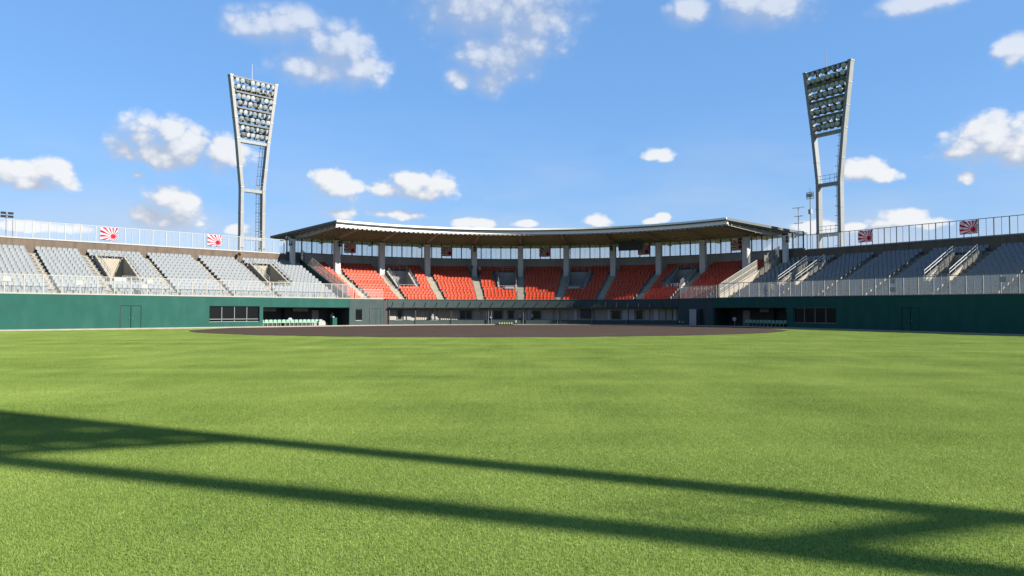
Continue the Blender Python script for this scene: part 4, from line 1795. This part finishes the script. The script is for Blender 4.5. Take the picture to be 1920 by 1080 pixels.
def tower_meshes(hw=.20, hd=.38, bh=1.0):
    T = {}
    for s in (-1, 1):
        mb = MB()
        pts = leg_points(s)
        for (x0, z0), (x1, z1) in zip(pts, pts[1:]):
            mb.quad_box([(x0 - hw, -hd, z0), (x0 + hw, -hd, z0), (x0 + hw, hd, z0), (x0 - hw, hd, z0),
                         (x1 - hw, -hd, z1), (x1 + hw, -hd, z1), (x1 + hw, hd, z1), (x1 - hw, hd, z1)], 0)
        for z in (11.6, 14.6, 17.9, 20.5, 24.2, 26.9, 29.6, 32.2):
            x = s * leg_x(z)
            mb.box(x - hw - .03, x + hw + .03, -hd - .03, hd + .03, z - .07, z + .07, 1)
        T['leg', s] = mb.mesh('tower_leg', [MAT['paintsteel'], MAT['steel']])
    for nm, z, hh in (('low', 11.45, .36), ('mid', 17.75, .42), ('head', 24.1, .40), ('top', 32.2, .30)):
        mb = MB()
        x = leg_x(z) - hw - .01
        mb.box(-x, x, -hd + .1, hd - .1, z - hh * bh, z)
        T['beam', nm] = mb.mesh('tower_beam', MAT['paintsteel'])
        if nm != 'top':
            mb = MB()
            for hz in (.45, .9):
                mb.tube((-x, -.42, z + hz), (x, -.42, z + hz), .025, n=6)
            for i in range(4):
                xx = -x + 2 * x * (i + .5) / 4
                mb.tube((xx, -.42, z), (xx, -.42, z + .92), .022, n=6)
            T['guard', nm] = mb.mesh('tower_guard_rail', MAT['steel'])
    # catwalks through the lamp head
    for k, z in enumerate((26.12, 28.15, 30.18, 32.05)):
        mb = MB()
        x = leg_x(z) - hw - .02
        mb.box(-x, x, -.50, .45, z - .12, z + .06)
        if k < 3:
            mb.box(-x, x, .30, .42, z + .7, z + .85)
        mb.box(-x, x, .30, .42, z - .9, z - .75)
        mb.box(-x + .02, x - .02, .20, .26, z - 1.55, z - .95)
        T['walk', k] = mb.mesh('catwalk', MAT['walk'])
    # ladder with hoops inside the right leg
    mb = MB()
    lx0 = .92
    segs = [(lx0, 0, lx0, 17.4), (lx0, 18.2, 1.45, 24.0)]
    for x0, z0, x1, z1 in segs:
        mb.tube((x0 - .2, .35, z0), (x1 - .2, .35, z1), .03, n=5)
        mb.tube((x0 + .2, .35, z0), (x1 + .2, .35, z1), .03, n=5)
        n = int((z1 - z0) / .4)
        for i in range(n):
            k = (i + .5) / n
            x = x0 + (x1 - x0) * k
            z = z0 + (z1 - z0) * k
            mb.tube((x - .2, .35, z), (x + .2, .35, z), .02, n=5)
            if i % 3 == 0:
                for a in range(5):
                    p = [Vector((x + .34 * math.cos(math.pi * (1 + q / 5)), .35 + .55 * math.sin(math.pi * (1 + q / 5)), z)) for q in (a, a + 1)]
                    mb.tube(p[0], p[1], .02, n=4)
    T['ladder'] = mb.mesh('ladder', MAT['darksteel'])
    mb = MB()
    mb.tube((-.2, 0, 32.2), (-.2, 0, 34.3), .05, .03, n=6)
    T['rod'] = mb.mesh('lightning_rod', MAT['white'])
    # round floodlight: reflector bowl, glass and yoke
    mb = MB()
    mb.lathe([(.0, -.34), (.14, -.33), (.25, -.12), (.305, .06), (.315, .10), (.28, .10)], n=14)
    mb.box(-.345, -.32, -.04, .04, -.30, .06)
    mb.box(.32, .345, -.04, .04, -.30, .06)
    mb.box(-.345, .345, -.04, .04, -.40, -.35)
    T['lamp'] = mb.mesh('floodlight', MAT['lamp'])
    mb = MB()
    mb.lathe([(.28, .085), (.17, .11), (.0, .12)], n=14)
    T['lens'] = mb.mesh('lens', MAT['lens'])
    mb = MB()
    mb.box(-.22, .22, -.14, .14, 0, .34)
    mb.box(-.18, .18, -.16, -.141, .05, .29)
    T['ballast'] = mb.mesh('ballast_box', MAT['steel'])
    return T


TW = tower_meshes()
TW_SLIM = tower_meshes(.17, .26, .75)


def tower(M, label, seed, scale=1.0, TW=TW):
    r = random.Random(seed)
    t = thing('floodlight_tower', M.to_translation(), label, 'floodlight tower', 'floodlight towers')
    t.rotation_euler = M.to_euler()
    t.scale = (scale,) * 3
    I = Matrix.Identity(4)
    for s in (-1, 1):
        sub('leg', TW['leg', s], t, I)
    for nm in ('low', 'mid', 'head', 'top'):
        sub('beam', TW['beam', nm], t, I)
        if nm != 'top':
            sub('guard_rail', TW['guard', nm], t, I)
    for k in range(4):
        sub('catwalk', TW['walk', k], t, I)
    sub('ladder', TW['ladder'], t, I)
    sub('lightning_rod', TW['rod'], t, I)
    for tier in range(4):
        zb = 24.25 + tier * 2.03
        for row in range(2):
            z = zb + .48 + row * .86
            x = leg_x(z) - .28
            n = max(5, int(round(2 * x / .66)))
            for i in range(n):
                xx = -x + .31 + (2 * x - .62) * i / (n - 1)
                yaw = r.uniform(-.75, .75) + (xx / 3.4) * .25
                tilt = rad(90 + 22) + r.uniform(-.12, .12)
                Ml = Matrix.Translation((xx, -.62 + .10 * row, z)) @ Matrix.Rotation(yaw, 4, 'Z') @ Matrix.Rotation(tilt, 4, 'X')
                l = sub('floodlight', TW['lamp'], t, Ml)
                sub('lens', TW['lens'], l, I)
        for i in range(4):
            xx = (-1.5 + i) * leg_x(zb) * .42
            sub('ballast_box', TW['ballast'], t, Matrix.Translation((xx, .12, zb + .16)))
            sub('ballast_box', TW['ballast'], t, Matrix.Translation((xx + .3, .16, zb + 1.1)))
    return t


uL, uRt = -29.15, 31.85
tower(frame(uL, 14.0, 0), 'tall white floodlight tower behind the left stand', 1)
tower(frame(uRt, 14.2, 0, .04), 'tall grey floodlight tower behind the right stand', 2)
# a smaller tower behind the photographer, whose long shadow crosses the grass
tower(Matrix.Translation((24.01, -3.93, 0)) @ Matrix.Rotation(rad(20), 4, 'Z') @ Matrix.Rotation(math.pi, 4, 'Z'),
      'floodlight tower behind the view that casts the long shadow on the grass', 3, .74, TW_SLIM)


# ------------------------------------------------------------------ speakers, screen, masts
def column_speaker(u, t, z, label, side):
    F = frame(u, t, z)
    s = thing('column_speaker', F.to_translation(), label, 'speaker', 'black speakers on the roof columns')
    for k in range(2):
        mb = MB()
        zz = k * .42
        p = [(-.17, -.3, zz), (.17, -.3, zz), (.13, .02, zz + .02), (-.13, .02, zz + .02), (-.17, -.34, zz + .33), (.17, -.34, zz + .33), (.13, .02, zz + .31), (-.13, .02, zz + .31)]
        mb.quad_box([F @ Vector(q) for q in p])
        mb.build('speaker_box', MAT['black'], s)
    mb = MB()
    mb.box(-.04, .04, .0, .12, -.05, .8, 0, F)
    mb.build('bracket', MAT['darksteel'], s)


for (i, du, lab) in ((0, -.62, 'pair of black speakers on the leftmost roof column'), (1, .12, 'pair of black speakers on the second roof column from the left'),
                     (4, .0, 'pair of black speakers on the fifth roof column from the left'), (7, -.1, 'pair of black speakers on the fifth roof column from the right'),
                     (10, -.45, 'pair of black speakers on the second roof column from the right'), (11, .55, 'pair of black speakers on the rightmost roof column')):
    column_speaker(COLS[i] + du, (9.4 if 0 < i < 11 else 10.8) - .43, 10.4 if i in (0, 11) else 10.55, lab, 0)

sc_ = thing('hanging_screen', P(12.75, 8.4, 10.4), 'black screen box hung from pipes under the right half of the roof', 'screen')
mb = MB()
F = frame(12.75, 8.2, 10.42)
mb.box(-1.75, 1.75, -.3, .3, 0, 1.25, 0, F)
mb.build('screen_box', MAT['black'], sc_)
mb = MB()
for x in (-1.2, 0, 1.2):
    mb.tube(F @ Vector((x, 0, 1.25)), F @ Vector((x, 0, 1.66)), .05)
mb.tube(F @ Vector((-2.9, -.05, 1.15)), F @ Vector((-1.75, -.05, 1.05)), .06)
mb.build('hanger', MAT['steel'], sc_)

# mast with a small square floodlight, and a television aerial, behind the right end of the roof
F = frame(29.0, 15.5, 8.35)
ms = thing('light_mast', F.to_translation(), 'slim mast with a small square floodlight frame behind the right roof end', 'mast')
mb = MB()
mb.tube(F @ Vector((0, 0, 0)), F @ Vector((0, 0, 8.4)), .10, .07)
mb.build('pole', MAT['steel'], ms)
mb = MB()
for (a, b_) in (((-.5, 0, 8.0), (.5, 0, 8.0)), ((-.5, 0, 8.8), (.5, 0, 8.8)), ((-.5, 0, 8.0), (-.5, 0, 8.8)), ((.5, 0, 8.0), (.5, 0, 8.8)), ((0, 0, 8), (0, 0, 9.4))):
    mb.tube(F @ Vector(a), F @ Vector(b_), .045, n=6)
mb.build('frame', MAT['steel'], ms)
for x in (-.27, .27):
    mb = MB()
    mb.box(x - .2, x + .2, -.16, .1, 8.2, 8.65, 0, F)
    mb.build('floodlight', MAT['lamp'], ms)
mb = MB()
mb.box(-.18, .18, -.2, .2, 6.0, 6.6, 0, F)
mb.build('junction_box', MAT['white'], ms)

F = frame(28.1, 14.9, 8.35)
an = thing('television_aerial', F.to_translation(), 'thin television aerial on a pole behind the right roof end', 'aerial')
mb = MB()
mb.tube(F @ Vector((0, 0, 0)), F @ Vector((0, 0, 7.0)), .05)
mb.build('pole', MAT['steel'], an)
mb = MB()
for z, L_ in ((6.9, 1.3), (5.8, .8), (4.9, 1.0)):
    mb.tube(F @ Vector((-L_ * .5, -.3, z)), F @ Vector((L_ * .5, .3, z + .08)), .03, n=6)
    for i in range(7):
        x = -L_ * .5 + L_ * i / 6
        mb.tube(F @ Vector((x, -.45, z)), F @ Vector((x, .45, z)), .015, n=4)
mb.build('antenna', MAT['steel'], an)

F = frame(-55.95, 13.4, 8.35)
lp = thing('light_post', F.to_translation(), 'twin post with four black floodlights above the left rear fence', 'light post')
for x, hgt in ((-.18, 3.6), (.40, 3.1)):
    mb = MB()
    mb.tube(F @ Vector((x, 0, 0)), F @ Vector((x, 0, hgt)), .05)
    mb.build('pole', MAT['steel'], lp)
mb = MB()
mb.tube(F @ Vector((-.62, 0, 3.42)), F @ Vector((.36, 0, 3.42)), .04)
mb.build('cross_bar', MAT['steel'], lp)
for x in (-.48, .16):
    for z in (3.2, 3.55):
        mb = MB()
        mb.quad_box([F @ Vector(q) for q in ((x - .24, -.25, z), (x + .24, -.25, z), (x + .2, .1, z + .05), (x - .2, .1, z + .05), (x - .24, -.3, z + .24), (x + .24, -.3, z + .24), (x + .2, .1, z + .2), (x - .2, .1, z + .2))])
        mb.build('floodlight', MAT['black'], lp)


# ------------------------------------------------------------------ people
def make_body():
    """standing figure about 1.68 m tall, one skinned surface"""
    J = {'pelvis': (0, 0, .92, .135, .10), 'waist': (0, .0, 1.06, .125, .095), 'chest': (0, .01, 1.24, .15, .105), 'neckb': (0, .015, 1.40, .085, .07),
         'neck': (0, 0, 1.46, .05, .052), 'head0': (0, -.015, 1.53, .072, .085), 'head1': (0, -.01, 1.61, .078, .095), 'head2': (0, 0, 1.665, .05, .06)}
    E = [('pelvis', 'waist'), ('waist', 'chest'), ('chest', 'neckb'), ('neckb', 'neck'), ('neck', 'head0'), ('head0', 'head1'), ('head1', 'head2')]
    for s, n in ((-1, 'l'), (1, 'r')):
        J.update({'hip' + n: (s * .09, 0, .86, .095, .095), 'knee' + n: (s * .10, -.02, .48, .062, .062), 'ank' + n: (s * .10, .02, .09, .042, .045),
                  'toe' + n: (s * .115, -.14, .035, .04, .03), 'sh' + n: (s * .175, .01, 1.36, .06, .06), 'elb' + n: (s * .24, .03, 1.10, .042, .042),
                  'wr' + n: (s * .22, -.12, .93, .028, .03), 'hand' + n: (s * .205, -.17, .87, .032, .02)})
        E += [('pelvis', 'hip' + n), ('hip' + n, 'knee' + n), ('knee' + n, 'ank' + n), ('ank' + n, 'toe' + n), ('neckb', 'sh' + n), ('sh' + n, 'elb' + n),
              ('elb' + n, 'wr' + n), ('wr' + n, 'hand' + n)]
        for k in range(4):
            q = 'f%d%s' % (k, n)
            J[q] = (s * (.205 - .018 + k * .012), -.175 - .01 * k, .80 + .006 * abs(k - 1), .009, .009)
            E.append(('hand' + n, q))
        q = 'th' + n
        J[q] = (s * .165, -.20, .85, .010, .010)
        E.append(('hand' + n, q))
    keys = list(J)
    me = bpy.data.meshes.new('body')
    me.from_pydata([J[k][:3] for k in keys], [(keys.index(a), keys.index(b)) for a, b in E], [])
    o = bpy.data.objects.new('body_tmp', me)
    COL.objects.link(o)
    md = o.modifiers.new('skin', 'SKIN')
    md.use_smooth_shade = True
    for i, k in enumerate(keys):
        me.skin_vertices[0].data[i].radius = J[k][3:5]
        me.skin_vertices[0].data[i].use_root = (k == 'pelvis')
    sd = o.modifiers.new('sub', 'SUBSURF')
    sd.levels = sd.render_levels = 1
    dg = bpy.context.evaluated_depsgraph_get()
    out = bpy.data.meshes.new_from_object(o.evaluated_get(dg))
    bpy.data.objects.remove(o, do_unlink=True)
    return out


BODY = make_body()


def person(F, label, shirt, legs, hair=True):
    me = BODY.copy()
    me.materials.clear()
    for m in (MAT['skin'], shirt, legs, MAT['hair']):
        me.materials.append(m)
    for p in me.polygons:
        c = p.center
        if c.z > 1.575 and c.y > -.055 or c.z > 1.655:
            k = 3
        elif c.z > 1.42:
            k = 0
        elif c.z > .94 and (abs(c.x) < .19 or c.z > 1.14):
            k = 1
        elif abs(c.x) > .165 and c.z > .70:
            k = 0
        elif c.z < .07:
            k = 3
        else:
            k = 2
        p.material_index = k
    o = inst('person', me, None, F)
    tag(o, label, 'person', 'people around the ground')
    return o


person(frame(-4.45, 8.35, row_z(10) + .19, .5), 'person in white shirt and dark trousers standing beside a camera among the red seats', MAT['shirt'], MAT['navycloth'])
person(frame(-28.95, 12.2, 8.36, .2), 'person in white shirt behind the rear wall at the left tower foot', MAT['shirt'], MAT['navycloth'])
person(frame(-3.85, .62, .03, -.3), 'person in pale shirt behind the backstop wall left of the yellow tubs', MAT['shirt'], MAT['navycloth'])
person(frame(.05, .62, .03, .3), 'person in white shirt behind the backstop wall right of the yellow tubs', MAT['shirt'], MAT['navycloth'])
person(frame(1.65, .68, .03, .6), 'person in white shirt farther right behind the backstop wall', MAT['shirt'], MAT['navycloth'])
person(frame(34.0, .5, 3.02 + .37, .4), 'person in a yellow-green jacket behind the right front fence', MAT['hivis'], MAT['navycloth'])
person(frame(-24.2, 2.2, .065, .2), 'person in white shirt standing deep inside the left dugout', MAT['shirt'], MAT['navycloth'])


def tripod_camera(F, label, body, hgt=1.25):
    t = thing('tripod_camera', F.to_translation(), label, 'camera', 'cameras on tripods')
    for a in (90, 210, 330):
        mb = MB()
        mb.tube(F @ Vector((.38 * math.cos(rad(a)), .38 * math.sin(rad(a)), 0)), F @ Vector((0, 0, hgt)), .025, n=6)
        mb.build('leg', MAT['darksteel'], t)
    mb = MB()
    mb.box(-.13, .13, -.28, .30, hgt, hgt + .30, 0, F)
    mb.box(-.09, .09, -.46, -.281, hgt + .06, hgt + .25, 0, F)
    mb.build('camera_body', body, t)


tripod_camera(frame(-5.35, 8.35, row_z(10) + .19), 'black camera on a tripod among the red seats below the fifth column', MAT['black'])
tripod_camera(frame(-32.1, 10.9, row_z(13) + .01), 'tan covered camera on a tripod at the top of the left stand', MAT['tan'], 1.0)

# heap of sheeting behind the right front fence
mb = MB()
rr = random.Random(5)
nu, nv = 18, 7
F = frame(32.9, .75, 3.005)
for j in range(nv + 1):
    for i in range(nu):
        a = 2 * math.pi * i / nu
        k = j / nv
        rx = 1.35 * math.cos(k * math.pi / 2) * (1 + .18 * math.sin(3 * a + 1) + rr.uniform(-.06, .06))
        ry = .34 * math.cos(k * math.pi / 2)
        mb.v.append(F @ Vector((rx * math.cos(a), ry * math.sin(a), .85 * math.sin(k * math.pi / 2) * (1 + .2 * math.sin(2 * a)) + rr.uniform(-.03, .03) * (k > 0))))
for j in range(nv):
    for i in range(nu):
        a = j * nu + i
        b_ = j * nu + (i + 1) % nu
        mb.f.append([a, b_, b_ + nu, a + nu])
        mb.m.append(0)
tag(mb.build('sheet_heap', MAT['tarp']), 'crumpled grey sheeting heaped behind the right front fence', 'sheeting')
